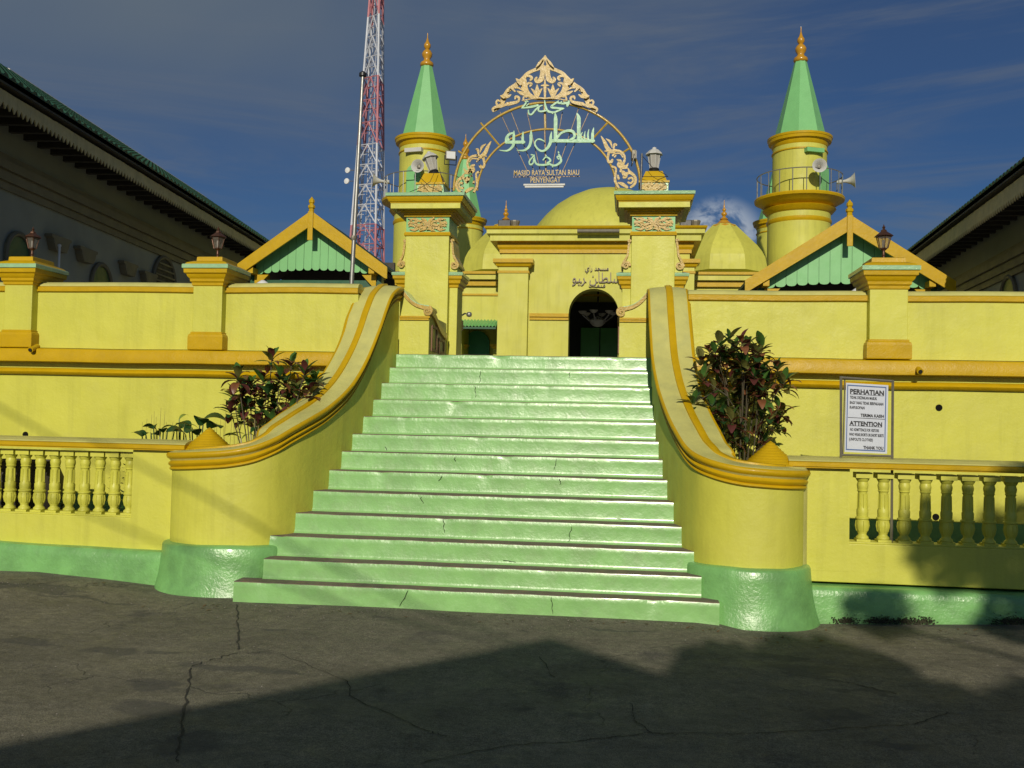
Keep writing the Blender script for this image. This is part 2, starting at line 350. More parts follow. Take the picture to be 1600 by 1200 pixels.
# raised cracks in the asphalt: thin dark gaps laid as narrow ribbons
def crack(pts, wd):
    rnd = random.Random(int(pts[0][0]*7)); q = []
    for (a, b_) in zip(pts, pts[1:]):
        for k in range(9):
            t = k/9; u = a[0]+(b_[0]-a[0])*t+rnd.uniform(-3,3); v = a[1]+(b_[1]-a[1])*t+rnd.uniform(-1.5,1.5)
            d = raydir(u, v); tt = -CH/d.z; q.append(Vector((d.x*tt, d.y*tt)))
    return q, wd
mb = MB()
for pts, wd in [([(372,942),(371,985),(374,1020)],.012),([(298,1044),(292,1090),(282,1150),(275,1198)],.012),([(380,1022),(430,1018)],.006),([(298,1042),(340,1030),(372,1020)],.008),([(440,1025),(540,1062),(550,1090),(660,1140),(700,1155)],.006),([(985,1098),(990,1125),(1020,1146),(1080,1150)],.006),([(800,1165),(900,1160),(960,1152),(1022,1146)],.007),([(1020,1146),(1180,1148),(1300,1140),(1420,1132),(1490,1112)],.006),([(1290,1060),(1340,1068),(1410,1086)],.009),([(800,1165),(640,1196)],.007),([(840,1025),(870,1062)],.007)]:
    q, wd = crack(pts, wd)
    vs = []; fs = []
    rnd = random.Random(3)
    for i, p in enumerate(q):
        t = (q[min(i+1,len(q)-1)]-q[max(i-1,0)]).normalized(); nn = Vector((-t.y,t.x))*wd*rnd.uniform(.2,.8)
        for s_ in (1,-1):
            a = p+nn*s_; vs.append((a.x,a.y,gz(a.x,a.y)+.004))
    fs = [(i*2,i*2+1,i*2+3,i*2+2) for i in range(len(q)-1)]
    mb.add(vs, fs)
mb.build('asphalt_cracks', mat('crack_dirt',(.035,.032,.026),.95,.1,5,0), kind='structure')
# small grit and leaf litter
mb = MB(); rnd = random.Random(11)
for i in range(1500):
    x = rnd.uniform(-6,4.5); y = rnd.uniform(3.2,8.3) if i%3 else rnd.gauss(8.3,.3); y = min(y, 8.35); s_ = rnd.uniform(.002,.007); z = gz(x,y)
    a = rnd.uniform(0,6); mb.add([(x+s_*math.cos(a+k*2.1),y+s_*math.sin(a+k*2.1),z+.001) for k in range(3)]+[(x,y,z+s_)], [(0,1,3),(1,2,3),(2,0,3)])
mb.build('street_grit', mat('grit',(.22,.20,.17),.8,.3,40,0), kind='stuff')

mb = MB(); rnd = random.Random(77)
for i in range(130):
    x = rnd.uniform(-6.4,3.6); y = (8.78 if (x<-4.6 or x>1.7) else 8.3)-abs(rnd.gauss(0,.14)); z = gz(x,y)+.004; a = rnd.uniform(0,6.3); l_ = rnd.uniform(.012,.03)
    d = Vector((math.cos(a),math.sin(a),rnd.uniform(-.1,.35)))*l_; n_ = Vector((-math.sin(a),math.cos(a),.1))*l_*.4; p = Vector((x,y,z+.004))
    mb.add([p-d,p+n_,p+d,p-n_],[(0,1,2,3)])
mb.build('leaf_litter', mat('dry_leaf',(.13,.08,.035),.8,.4,60,0), kind='stuff')

# ------------------------------------------------------------------ staircase
SY = [8.46,8.66,8.89,9.14,9.39,9.66,9.89,10.12,10.36,10.59,10.83,11.06,11.29]
SZ = [0,.178,.361,.552,.745,.947,1.142,1.331,1.514,1.708,1.901,2.096,2.288,2.462]
SL = [-3.56,-3.36,-3.40,-3.30,-3.22,-3.14,-3.06,-3.02,-2.98,-2.94,-2.90,-2.88,-2.86]
SR = [.80,.66,.70,.60,.54,.48,.44,.40,.36,.34,.33,.32,.32]
stairs = thing('staircase', (-1.3, 8.46, 0), 'broad flight of glossy green painted steps with worn brown treads climbing to the gate', 'staircase')
for i in range(13):
    mb = MB(); y = SY[i]; zb = SZ[i]-(.08 if i==0 else .0); zt = SZ[i+1]; yn = SY[i+1] if i<12 else 11.345
    x0, x1 = SL[i], SR[i]; nseg = 70; rnd = random.Random(i)
    prof = [(-.016,zb,0),(-.007,zb+.012,0),(-.001,zb+.035,0),(.004,zt-.05,0),(.006,zt-.006,0),(.009,zt-.001,1),(.034,zt+.0005,1),(yn-y+.02,zt+.0005,1)]
    if i==12: prof[-1] = (yn-y,zt+.0005,0)
    vs = []; fs = []; ms = []; npf = len(prof)
    for k in range(nseg+1):
        x = x0+(x1-x0)*k/nseg
        w1 = .006*noise.noise((x*1.7,i*3.3,0)); w2 = .0035*noise.noise((x*9,i*7.1,2)); chip = max(0,noise.noise((x*6,i*5.7,9))-.42)*.07
        for j, (dy, z, _) in enumerate(prof):
            yy = y+dy+w1+(chip if j in (4,5,6) else 0); zz = z+(w2+w1*.6-chip*.4 if 3<j<7 else 0)
            if j==6: yy += .012*noise.noise((x*12,i,5))
            vs.append((x,yy,zz))
    for k in range(nseg):
        for j in range(npf-1):
            fs.append((k*npf+j,k*npf+j+1,(k+1)*npf+j+1,(k+1)*npf+j)); ms.append(1 if (prof[j+1][2]==1) else 0)
    b0 = len(vs)
    vs += [(x0,y+.3,zb-.02),(x1,y+.3,zb-.02)]
    fs.append(tuple(range(npf))+(b0,)); ms.append(0)
    fs.append(tuple(reversed([nseg*npf+j for j in range(npf)]))+(b0+1,)); ms.append(0)
    mb.v = vs; mb.f = fs; mb.m = ms
    mb.build('step', [m_riser, m_tread], stairs, smooth=50)

mb = MB(); rnd = random.Random(31)
def step_y(z): return next((SY[i] for i in range(13) if z < SZ[i+1]+.004), SY[12])
for a, b_ in (((530,850),(500,905)),((1025,872),(1031,932)),((1095,628),(1085,690)),((650,602),(655,650)),((1075,692),(1070,716)),((778,88),(778,128)),((1090,92),(1088,112)),((1040,392),(1036,432)),((690,386),(691,402)),((1055,462),(1056,482)),((645,452),(636,470)),((572,526),(580,548)),((760,140),(764,180)),((450,350),(455,372)),((1250,600),(1330,612)),((860,745),(905,752))):
    u0, v0, u1, v1 = 400+a[0]/2.222, 540+a[1]/2.222, 400+b_[0]/2.222, 540+b_[1]/2.222
    p = P(u0,v0,9.5)
    for _ in range(6): p = P(u0,v0+1,step_y(p.z))
    Yc = p.y; q = []
    for k in range(7):
        t = k/6; pp = P(u0+(u1-u0)*t+rnd.uniform(-1.2,1.2), v0+(v1-v0)*t, Yc); q.append((pp.x,pp.z))
    mb.stroke(q,[.002,.006,.004,.007,.003,.005,.002],Yc-.006,.008,sub=2)
mb.build('riser_cracks', mat('riser_crack_dirt',(.03,.05,.02),.95,.1,5,0), stairs, kind='stuff')

# ------------------------------------------------------------------ swooping stair walls
def resample(pts, n):
    res = []
    m = len(pts)
    for i in range(m-1):
        p0, p1, p2, p3 = [Vector(pts[j]) for j in (max(i-1,0), i, i+1, min(i+2,m-1))]
        for k in range(6):
            t = k/6; res.append(.5*((2*p1)+(p2-p0)*t+(2*p0-5*p1+4*p2-p3)*t*t+(3*p1-3*p2+p3-p0)*t**3))
    res.append(Vector(pts[-1])); return res
def stair_wall(pts, side, label, cone, conelabel=None):
    c = resample(pts, 0); n = len(c)
    nor = []
    for i in range(n):
        t = c[min(i+1,n-1)]-c[max(i-1,0)]; t.z = 0; t.normalize()
        nor.append(Vector((t.y,-t.x,0))*(1 if side<0 else -1))
    r = thing('stair_wall', (c[-1].x, c[-1].y, 0), label, 'stair wall')
    def sweep(mb, prof, z0=None, closed=True, mi=None, sc_=None):
        vs = []; fs = []; k = len(prof)
        for i in range(n):
            for s, h in prof:
                p = c[i]+nor[i]*s
                z = (c[i].z+h) if z0 is None else h
                vs.append((p.x,p.y,z))
        for i in range(n-1):
            for j in range(k if closed else k-1):
                fs.append((i*k+j,i*k+(j+1)%k,(i+1)*k+(j+1)%k,(i+1)*k+j))
        if closed: fs.append(tuple(range(k))[::-1]); fs.append(tuple((n-1)*k+j for j in range(k)))
        mb.add(vs, fs, mi)
    # body: from ground to under the coping (inner face s=0 to s=.36)
    mb = MB(); vs = []; fs = []
    for i in range(n):
        for s, top in ((0,0),(0,1),(.36,1),(.36,0)):
            p = c[i]+nor[i]*s; vs.append((p.x,p.y,(c[i].z-.10) if top else -.1))
    for i in range(n-1):
        for j in range(4): fs.append((i*4+j,i*4+(j+1)%4,(i+1)*4+(j+1)%4,(i+1)*4+j))
    fs += [(3,2,1,0),((n-1)*4,(n-1)*4+1,(n-1)*4+2,(n-1)*4+3)]
    mb.add(vs, fs); mb.build('wall_body', m_yel, r, smooth=50)
    mb = MB(); sweep(mb, [(.03,-.175),(-.012,-.172),(-.028,-.158),(-.022,-.143),(-.012,-.138),(-.034,-.122),(-.040,-.104),(-.028,-.090),(-.018,-.084),(-.018,-.070),(-.050,-.052),(-.060,-.028),(-.052,-.006),(-.036,.0),(.03,.0)])
    mb.build('edge_moulding', m_ora, r, smooth=50)
    mb = MB(); sweep(mb, [(-.034,-.06),(-.034,.002),(.0,.012),(.13,.024),(.30,.020),(.385,.004),(.385,-.10),(.0,-.10)])
    mb.build('coping', m_yel_grazing, r, smooth=40)
    mb = MB(); sweep(mb, [(.145,.015),(.15,.040),(.165,.046),(.205,.046),(.222,.038),(.226,.015)])
    mb.build('coping_stripe', m_ora, r, smooth=50)
    mb = MB(); sweep(mb, [(.36,-.13),(.40,-.13),(.415,-.10),(.415,-.02),(.40,.004),(.37,.006)])
    mb.build('outer_moulding', m_ora, r, smooth=50)
    # flared green foot, only where it meets the street
    st = next(i for i in range(n) if c[i].y < 9.02)
    vs = []; fs = []; prof = [(.0,.462),(-.035,.457),(-.058,.447),(-.068,.43),(-.075,.34),(-.095,.16),(-.125,.03),(-.155,-.06),(-.16,-.12),(.0,-.12)]
    ii = range(st, n); k = len(prof)
    for q, i in enumerate(ii):
        e = min(1, q/4)
        for s, h in prof:
            p = c[i]+nor[i]*(s*(.35+.65*e) if s<0 else s); vs.append((p.x,p.y,h+.006*noise.noise((p.x*4,p.y*4,h*5))))
    m_ = len(ii)
    for q in range(m_-1):
        for j in range(k): fs.append((q*k+j,q*k+(j+1)%k,(q+1)*k+(j+1)%k,(q+1)*k+j))
    fs += [tuple(range(k))[::-1], tuple((m_-1)*k+j for j in range(k))]
    mb = MB(); mb.add(vs, fs); mb.build('foot', m_base, r, smooth=50)
    # top disc inside the curl and the ridged cone
    mb = MB(); mb.lathe((cone[0],cone[1],0), [(.34,-.1),(.34,1.335),(.05,1.345)], 24); mb.build('drum', m_yel_grazing, r, smooth=40)
    mb = MB(); pr = []
    R0 = .235
    for k in range(9):
        t = k/9; rr = R0*(1-t)+.012; z = 1.335+.215*t
        pr += [(rr+.008, z),(rr+.004, z+.012),(rr-.006, z+.016)]
    pr.append((.004,1.562)); mb.lathe((cone[0],cone[1],0), pr, 28); mb.build('ridged_cone', m_ora, r, smooth=60)
    return r
LC = [(-2.79,11.36,3.275),(-2.80,11.15,3.235),(-2.83,10.95,3.12),(-2.85,10.78,2.93),(-2.87,10.6,2.70),(-2.92,10.36,2.38),(-2.97,10.1,2.13),(-3.02,9.85,1.96),(-3.10,9.55,1.80),(-3.19,9.25,1.68),(-3.29,9.04,1.58),(-3.39,8.90,1.49),(-3.55,8.79,1.41),(-3.76,8.73,1.365),(-3.98,8.715,1.345),(-4.2,8.75,1.33),(-4.37,8.86,1.32),(-4.46,9.03,1.315),(-4.47,9.16,1.315)]
RC = [(.24,11.36,3.275),(.245,11.15,3.235),(.25,10.95,3.12),(.255,10.78,2.95),(.265,10.6,2.74),(.285,10.36,2.42),(.315,10.1,2.19),(.355,9.85,2.0),(.42,9.5,1.79),(.49,9.2,1.63),(.56,9.0,1.51),(.65,8.82,1.435),(.80,8.69,1.38),(.98,8.625,1.345),(1.17,8.61,1.33),(1.36,8.66,1.32),(1.49,8.77,1.315),(1.565,8.90,1.31),(1.59,9.05,1.31),(1.59,9.16,1.31)]
stair_wall(LC, -1, 'curved yellow wall sweeping down the left edge of the stairs to a rounded drum', (-4.17,9.2))
stair_wall(RC, 1, 'curved yellow wall sweeping down the right edge of the stairs to a rounded drum', (1.31,9.16))

# ------------------------------------------------------------------ balustrades
bal = MB()
bal.box(-.072,.072,-.072,.072,.585,.635)
bal.box(-.06,.06,-.06,.06,.0,.028)
bal.lathe((0,0,0), [(.048,.02),(.058,.035),(.054,.05),(.040,.062),(.037,.075),(.048,.10),(.058,.135),(.060,.165),(.053,.19),(.054,.205),(.062,.212),(.062,.224),(.050,.232),(.052,.26),(.053,.29),(.046,.305),(.044,.33),(.040,.45),(.043,.462),(.050,.468),(.044,.476),(.050,.50),(.052,.52),(.044,.548),(.055,.565),(.064,.585)], 14)
# leaf ribs on the belly and shaft
for k in range(8):
    a = k*math.pi/4; ca, sa = math.cos(a), math.sin(a)
    bal.tube([(.048*ca,.048*sa,.10),(.060*ca,.060*sa,.15),(.054*ca,.054*sa,.195)], .005, 4)
    bal.tube([(.044*ca,.044*sa,.31),(.041*ca,.041*sa,.44)], .006, 4)
me_bal = bal.mesh('baluster', m_yel, smooth=40)
def balustrade(x0, x1, xo0, xo1, bx, name_label):
    r = thing('balustrade', ((x0+x1)/2, 9.05, 0), name_label, 'balustrade')
    mb = MB(); mb.box(x0,x1,9.05,9.28,.30,.652); mb.build('lower_wall', m_yel, r, bevel=.008)
    for a, b_ in ((x0,xo0),(xo1,x1)):
        if b_-a > .03: mb = MB(); mb.box(a,b_,9.047,9.283,.40,1.328); mb.build('end_block', m_yel, r)
    mb = MB(); n = 60; pr = [(8.90,-.2),(8.925,.05),(8.935,.25),(8.945,.305),(8.965,.335),(9.0,.345),(9.26,.345),(9.26,-.2)]
    vs = []; fs = []; k = len(pr)
    for i in range(n+1):
        x = x0+(x1-x0)*i/n
        for j, (y, z) in enumerate(pr):
            zz = z + (.0 if x>0 else .03*max(0,(-x-4.6)/1.8)) - (.07 if x>0 else 0)
            vs.append((x,y+.012*noise.noise((x*1.7,z*3,1)) if j<5 else y, zz+(.010*noise.noise((x*1.3,j,4)) if 1<j<6 else 0)))
    for i in range(n):
        for j in range(k-1): fs.append((i*k+j,i*k+j+1,(i+1)*k+j+1,(i+1)*k+j))
    fs += [tuple(range(k)), tuple(reversed([n*k+j for j in range(k)]))]
    mb.add(vs,fs); mb.build('plinth', m_base, r, smooth=40)
    mb = MB(); mb.prismx([(8.985,1.330),(8.985,1.338),(8.972,1.345),(8.972,1.380),(8.99,1.388),(9.30,1.388),(9.30,1.330)], x0, x1); mb.build('rail_edge', m_ora, r)
    mb = MB(); mb.prismx([(8.985,1.390),(8.995,1.400),(9.06,1.420),(9.20,1.432),(9.31,1.42),(9.31,1.390)], x0, x1); mb.build('rail_top', m_yel_grazing, r)
    for x in bx: inst('baluster', me_bal, r, (x-r.location.x, 9.165-r.location.y, .66), (0,0,random.uniform(-.05,.05)))
    mb = MB(); mb.box(xo0+.002,xo1-.002,9.07,9.26,.652,.668); mb.build('sill', m_yel, r, bevel=.004)
    return r
balustrade(-9.5, -4.32, -9.3, -4.89, [-4.975-.162*i for i in range(26)], 'yellow balustrade on green plinth left of the staircase, its far end passing the frame')
balustrade(1.45, 6.6, 2.0, 6.4, [2.14+.184*i for i in range(23)], 'yellow balustrade on green plinth right of the staircase, partly in tree shade')
# moss and peeling at the right foot
mb = MB(); rnd = random.Random(5)
for i in range(1500):
    cx_ = rnd.choice((1.95,2.2,2.3,2.45,2.6,3.3,3.4,3.55,3.6)); x = rnd.gauss(cx_,.055); z = gz(x,8.9)+abs(rnd.gauss(0,.022))+(.02 if rnd.random()<.3 else 0); s_ = rnd.uniform(.002,.008); y = 8.905-z*.03
    a = rnd.uniform(0,6); k_ = rnd.uniform(.5,1)
    mb.add([(x+s_*math.cos(a+k*1.57),y-.002-rnd.random()*.004,z+s_*k_*math.sin(a+k*1.57)+.008) for k in range(4)]+[(x,y+.03,z+.01)], [(0,1,4),(1,2,4),(2,3,4),(3,0,4),(0,1,2,3)])
mb.build('moss', mat('dark_moss',(.035,.035,.015),.95,.3,40,0), kind='stuff')

# ------------------------------------------------------------------ planting bed
mb = MB(); mb.box(-9.5,-3.0,9.24,10.95,-.1,.48); mb.box(.3,6.6,9.24,10.95,-.1,.48)
mb.build('planting_bed', m_soil, kind='structure')

# ------------------------------------------------------------------ retaining walls with parapet
def retwall(x0, x1, dz, pillars, label, pipes):
    r = thing('retaining_wall', ((x0+x1)/2, 10.9, 0), label, 'wall')
    mb = MB(); mb.box(x0,x1,10.9,11.12,.70,2.13); mb.build('lower_wall', m_yel, r)
    mb = MB(); mb.box(x0,x1,10.885,11.12,.2,.698); mb.build('green_dado', m_base, r)
    n = 90
    def wob(x, k): return .010*noise.noise((x*.9,k,0))
    def strip(prof, name, m):
        vs = []; fs = []; k = len(prof)
        for i in range(n+1):
            x = x0+(x1-x0)*i/n
            for y, z in prof: vs.append((x,y,z+wob(x,round(z,0))+dz*(z>3)))
        for i in range(n):
            for j in range(k): fs.append((i*k+j,i*k+(j+1)%k,(i+1)*k+(j+1)%k,(i+1)*k+j))
        fs += [tuple(range(k)),tuple(reversed([n*k+j for j in range(k)]))]
        q = MB(); q.add(vs,fs); q.build(name, m, r, smooth=45)
    strip([(11.1,2.12),(10.885,2.122),(10.84,2.135),(10.825,2.160),(10.84,2.188),(10.870,2.205),(11.1,2.206)], 'torus_moulding', m_ora)
    strip([(11.1,2.206),(10.868,2.206),(10.866,2.272),(11.1,2.272)], 'fascia', m_yel)
    strip([(11.1,2.272),(10.735,2.274),(10.728,2.280),(10.724,2.418),(10.735,2.430),(10.80,2.440),(11.1,2.452)], 'ledge', m_ora)
    strip([(11.1,2.452),(10.9,2.452),(10.9,3.15),(11.1,3.15)], 'parapet', m_yel)
    strip([(11.15,3.13),(10.89,3.132),(10.872,3.145),(10.872,3.195),(10.885,3.205),(11.15,3.205)], 'coping_edge', m_ora)
    strip([(11.16,3.206),(10.885,3.206),(10.90,3.235),(10.95,3.262),(11.06,3.262),(11.15,3.21)], 'coping_top', m_yel_grazing)
    for px, ww in pillars:
        h = ww/2; y0, y1 = 10.78, 11.26
        p = MB(); p.box(px-h,px+h,y0,y1,2.62,3.22); po = p.build('pillar', m_yel, r, bevel=.008)
        p = MB(); p.ring(px-h,px+h,y0,y1,[(.03,2.445),(.035,2.455),(.035,2.60),(.028,2.625),(.012,2.638),(.012,2.655),(.0,2.66)]); p.build('pillar_base', m_ora, po)
        p = MB(); p.ring(px-h,px+h,y0,y1,[(.0,3.20),(.012,3.21),(.014,3.24),(.03,3.255),(.032,3.285),(.055,3.31),(.062,3.335),(.085,3.35),(.088,3.40)]); p.build('capital', m_ora, po, smooth=30)
        p = MB(); p.ring(px-h,px+h,y0,y1,[(.098,3.40),(.103,3.405),(.103,3.445),(.095,3.452)]); p.build('cap_band', m_mintcap, po, smooth=30)
        p = MB(); p.ring(px-h,px+h,y0,y1,[(.082,3.452),(.06,3.475),(.0,3.50),(-.02,3.505),(-.024,3.55),(-.04,3.558)]); p.build('cap_top', m_ora, po, smooth=30)
    for (X, z, kind) in pipes:
        if kind=='hole':
            p = MB(); p.lathe((0,0,0), [(.036,-.004),(.036,.004)], 14)
            me = p.mesh('weep_hole', m_hole); inst('weep_hole', me, r, (X-r.location.x, -.004, z), (R(90),0,0))
        else:
            p = MB(); p.tube([(X,10.8,z+.03),(X,10.72,z+.0),(X,10.66,z-.02)], .034, 12); p.build('spout', m_ora, r, smooth=50)
            p = MB(); p.tube([(X,10.659,z-.0205),(X,10.65,z-.024)], .022, 10); p.build('spout_mouth', m_black, r)
    return r
def X_at(u, v, Y): return P(u, v, Y).x
retwall(-9.8,-3.17,.0,[(-4.965,.36),(-7.37,.36),(-9.75,.36)], 'yellow retaining wall with orange ledge and parapet left of the stairs', [(X_at(62,543,10.84),2.43,'spout'),(P(40,679,10.9).x,P(40,679,10.9).z,'hole')])
retwall(.64,7.0,-.055,[(2.775,.40),(5.2,.40)], 'yellow retaining wall with orange ledge and parapet right of the stairs', [(X_at(1432,580,10.80),2.33,'spout'),(P(1467,637,10.9).x,P(1467,637,10.9).z,'hole'),(P(1462,815,10.9).x,P(1462,815,10.9).z+.05,'hole')])

# lanterns on the parapet pillars
def lantern(x, z, label, first=[None]):
    if first[0] is None:
        r = thing('lantern', (x,11.02,z), label, 'lantern', 'small lanterns on the parapet pillars')
        c = (x,11.02,z)
        m = MB(); m.lathe(c,[(.045,0),(.045,.012),(.02,.03),(.016,.05),(.02,.06),(.016,.07),(.016,.11),(.028,.12),(.036,.135)],12); m.build('post', m_bronze, r, smooth=40)
        m = MB(); m.lathe(c,[(.048,.135),(.082,.27)],6,caps=False); m.build('glass_panes', m_glass, r)
        m = MB()
        for k in range(6):
            a = k*math.pi/3; m.tube([(x+.048*math.cos(a),11.02+.048*math.sin(a),z+.135),(x+.083*math.cos(a),11.02+.083*math.sin(a),z+.27)],.005,5)
        m.lathe(c,[(.042,.128),(.044,.14),(.038,.142)],6); m.lathe(c,[(.086,.262),(.09,.275),(.07,.278)],6); m.build('cage', m_bronze, r)
        m = MB(); m.lathe((x,11.02,z),[(.014,.15),(.018,.2),(.016,.23)],8); m.build('bulb', m_milk, r, smooth=60)
        m = MB(); m.lathe(c,[(.108,.270),(.095,.283),(.055,.310),(.034,.325),(.032,.340),(.014,.350),(.014,.362),(.02,.372),(.009,.385),(.003,.405)],6); m.build('roof', m_bronze, r, smooth=30)
        first[0] = r; return r
    r = copy_tree(first[0]); r.location = (x,11.02,z); r['label'] = label; r.rotation_euler.z = random.uniform(0,.5); return r
lantern(-4.965,3.555,'small bronze lantern on the pillar nearest the left green gable')
lantern(-7.37,3.555,'small bronze lantern on the pillar at the left frame edge')
lantern(2.775,3.555,'small bronze lantern on the pillar in front of the right green gable')

# ------------------------------------------------------------------ gate
def volute(mb, cx, cz, Y, r0, turns, wd, sgn=1, th=.03, a0=0):
    pts = []; ws = []
    n = int(turns*8)
    for k in range(n+1):
        a = a0+sgn*k*math.pi/4; rr = r0*(1-.85*k/n); pts.append((cx+rr*math.cos(a), cz+rr*math.sin(a))); ws.append(wd*(1-.5*k/n))
    mb.stroke(pts, ws, Y, th)
def relief(mb, x0, x1, z0, z1, Y, seed, n=11):
    """raised floral scrolls"""
    rnd = random.Random(seed); cx = (x0+x1)/2; cz = (z0+z1)/2; hw = (x1-x0)/2; hh = (z1-z0)/2; q = 0
    def put(pts, ws):
        nonlocal q
        for s_ in (1,-1):
            q += 1; mb.stroke([(cx+s_*a*hw, cz+b_*hh) for a, b_ in pts], ws, Y-.012-.0006*q, .02, sub=3)
    put([(0,0),(.2,.35),(.45,.5),(.65,.25),(.55,-.05),(.42,.05)], [.03,.028,.03,.026,.02,.012])
    put([(0,0),(.2,-.35),(.45,-.5),(.65,-.25)], [.03,.028,.03,.02])
    put([(.4,.5),(.6,.75),(.85,.7)], [.02,.035,.008]); put([(.4,-.5),(.6,-.75),(.85,-.7)], [.02,.035,.008])
    put([(.65,.2),(.85,.3),(.92,.0)], [.02,.04,.008]); put([(.65,-.25),(.8,-.1),(.9,-.3)], [.02,.035,.008])
    put([(.05,.1),(.12,.6),(.3,.85)], [.03,.04,.01]); put([(.05,-.1),(.12,-.6),(.3,-.85)], [.03,.04,.01])
    put([(.25,0),(.4,-.1),(.5,-.2)], [.03,.035,.01])
    for k in range(6):
        q += 1; a = k*math.pi/3; mb.stroke([(cx,cz),(cx+.03*math.cos(a),cz+.03*math.sin(a)),(cx+.05*math.cos(a),cz+.05*math.sin(a))],[.015,.03,.01],Y-.014-.0006*q,.02,sub=2)
    for k in range(n*3):
        q += 1; x = x0+.03+rnd.random()*(x1-x0-.06); z = z0+.02+rnd.random()*(z1-z0-.04); a = rnd.uniform(0,6.28); l_ = rnd.uniform(.02,.045)
        mb.stroke([(x,z),(x+l_*.5*math.cos(a),z+l_*.5*math.sin(a)),(x+l_*math.cos(a+.6),z+l_*math.sin(a+.6))],[.006,.016,.005],Y-.010-.0004*q,.015,sub=2)
PY = 12.5
def pier(x0, x1, label):
    cx = (x0+x1)/2; r = thing('gate_pier', (cx,PY+.35,2.45), label, 'gate pier')
    y0, y1 = PY, PY+.62
    m = MB(); m.box(x0,x1,y0,y1,2.45,4.13); m.build('shaft', m_yel, r, bevel=.008)
    # narrower side wings with their own caps, set back
    for s_ in (-1,1):
        a = x0-.11 if s_<0 else x1+.001; b_ = x0-.001 if s_<0 else x1+.11
        m = MB(); m.box(a,b_,y0+.11,y1-.12,2.45,3.45); wo = m.build('side_wing', m_yel, r, bevel=.005)
        m = MB(); prf = [(.0,3.44),(.012,3.45),(.015,3.48),(.04,3.50),(.045,3.54),(.065,3.56),(.068,3.60)]
        xa, xb = (a,b_)
        m.ring(xa+.001,xb-.001,y0+.11,y1-.12,prf); m.build('wing_capital', m_ora, wo, smooth=30)
        m = MB(); m.ring(xa+.001,xb-.001,y0+.11,y1-.12,[(.075,3.60),(.08,3.61),(.08,3.64),(.02,3.66)]); m.build('wing_cap_band', m_mintcap, wo, smooth=30)
        # s-shaped scroll bracket above the wing
        m = MB(); X0 = x0 if s_<0 else x1
        m.prism([(X0+s_*.0,3.66),(X0+s_*.10,3.66),(X0+s_*.10,3.74),(X0+s_*.065,3.82),(X0+s_*.04,3.92),(X0+s_*.03,4.05),(X0+s_*.0,4.05)], y0+.10, y1-.10); m.build('bracket_web', m_yel, r)
        m = MB(); m.stroke([(X0+s_*.02,4.08),(X0+s_*.035,4.0),(X0+s_*.05,3.88),(X0+s_*.09,3.80),(X0+s_*.115,3.74)],[.03,.025,.025,.03,.035],y0+.07,.45)
        volute(m, X0+s_*.065, 3.745, y0+.065, .05, 1.6, .03, s_*-1, .04, 0)
        volute(m, X0+s_*.03, 4.07, y0+.063, .022, 1.2, .018, s_, .04, 0)
        m.build('scroll_bracket', m_gold, r)
    m = MB(); m.ring(x0,x1,y0,y1,[(.0,4.12),(.018,4.125),(.022,4.15),(.012,4.165),(.012,4.175)],caps=True); m.build('neck_moulding', m_ora, r, smooth=30)
    m = MB(); m.box(x0+.003,x1-.003,y0+.003,y1,4.175,4.375); m.build('neck_panel', m_mint, r)
    m = MB(); relief(m, x0+.01, x1-.01, 4.18, 4.37, y0+.003, 3); m.build('floral_relief', m_gold, r)
    m = MB(); m.ring(x0,x1,y0,y1,[(.0,4.375),(.022,4.378),(.024,4.40),(.03,4.405)]); m.ring(x0,x1,y0,y1,[(.035,4.405),(.06,4.412),(.062,4.430),(.10,4.436),(.10,4.455)]); m.build('lower_cornice', m_ora, r, smooth=30)
    m = MB(); m.ring(x0,x1,y0,y1,[(.17,4.455),(.172,4.457),(.172,4.525),(.17,4.527)]); m.build('cornice_fascia', m_yel, r)
    m = MB(); m.ring(x0,x1,y0,y1,[(.178,4.527),(.18,4.54),(.195,4.545),(.20,4.56),(.21,4.575),(.215,4.60),(.21,4.61)]); m.build('upper_cornice', m_ora, r, smooth=30)
    m = MB(); m.ring(x0,x1,y0,y1,[(.225,4.61),(.232,4.615),(.235,4.65),(.225,4.657)]); m.build('cap_slab', m_mintcap, r, smooth=30)
    # pedestal for the lamp
    hx = .185
    m = MB(); m.ring(cx-hx,cx+hx,y0+.12,y0+.49,[(.012,4.657),(.012,4.70),(-.002,4.704)]); m.ring(cx-hx,cx+hx,y0+.12,y0+.49,[(.0,4.842),(.015,4.845),(.015,4.87),(-.02,4.88),(-.075,5.015),(-.08,5.018)]); m.build('lamp_pedestal', m_ora, r, smooth=30)
    m = MB(); m.box(cx-hx,cx+hx,y0+.12,y0+.49,4.704,4.842); m.build('pedestal_panel', m_mintcap, r)
    m = MB(); relief(m, cx-hx+.01, cx+hx-.01, 4.71, 4.838, y0+.12, 8, 4); m.build('pedestal_relief', m_gold, r)
    return r
pl = pier(-3.005,-2.415,'tall yellow gate pier left of the arch, its lamp knocked crooked')
pr_ = pier(-.005,.555,'tall yellow gate pier right of the arch under the upright lamp')
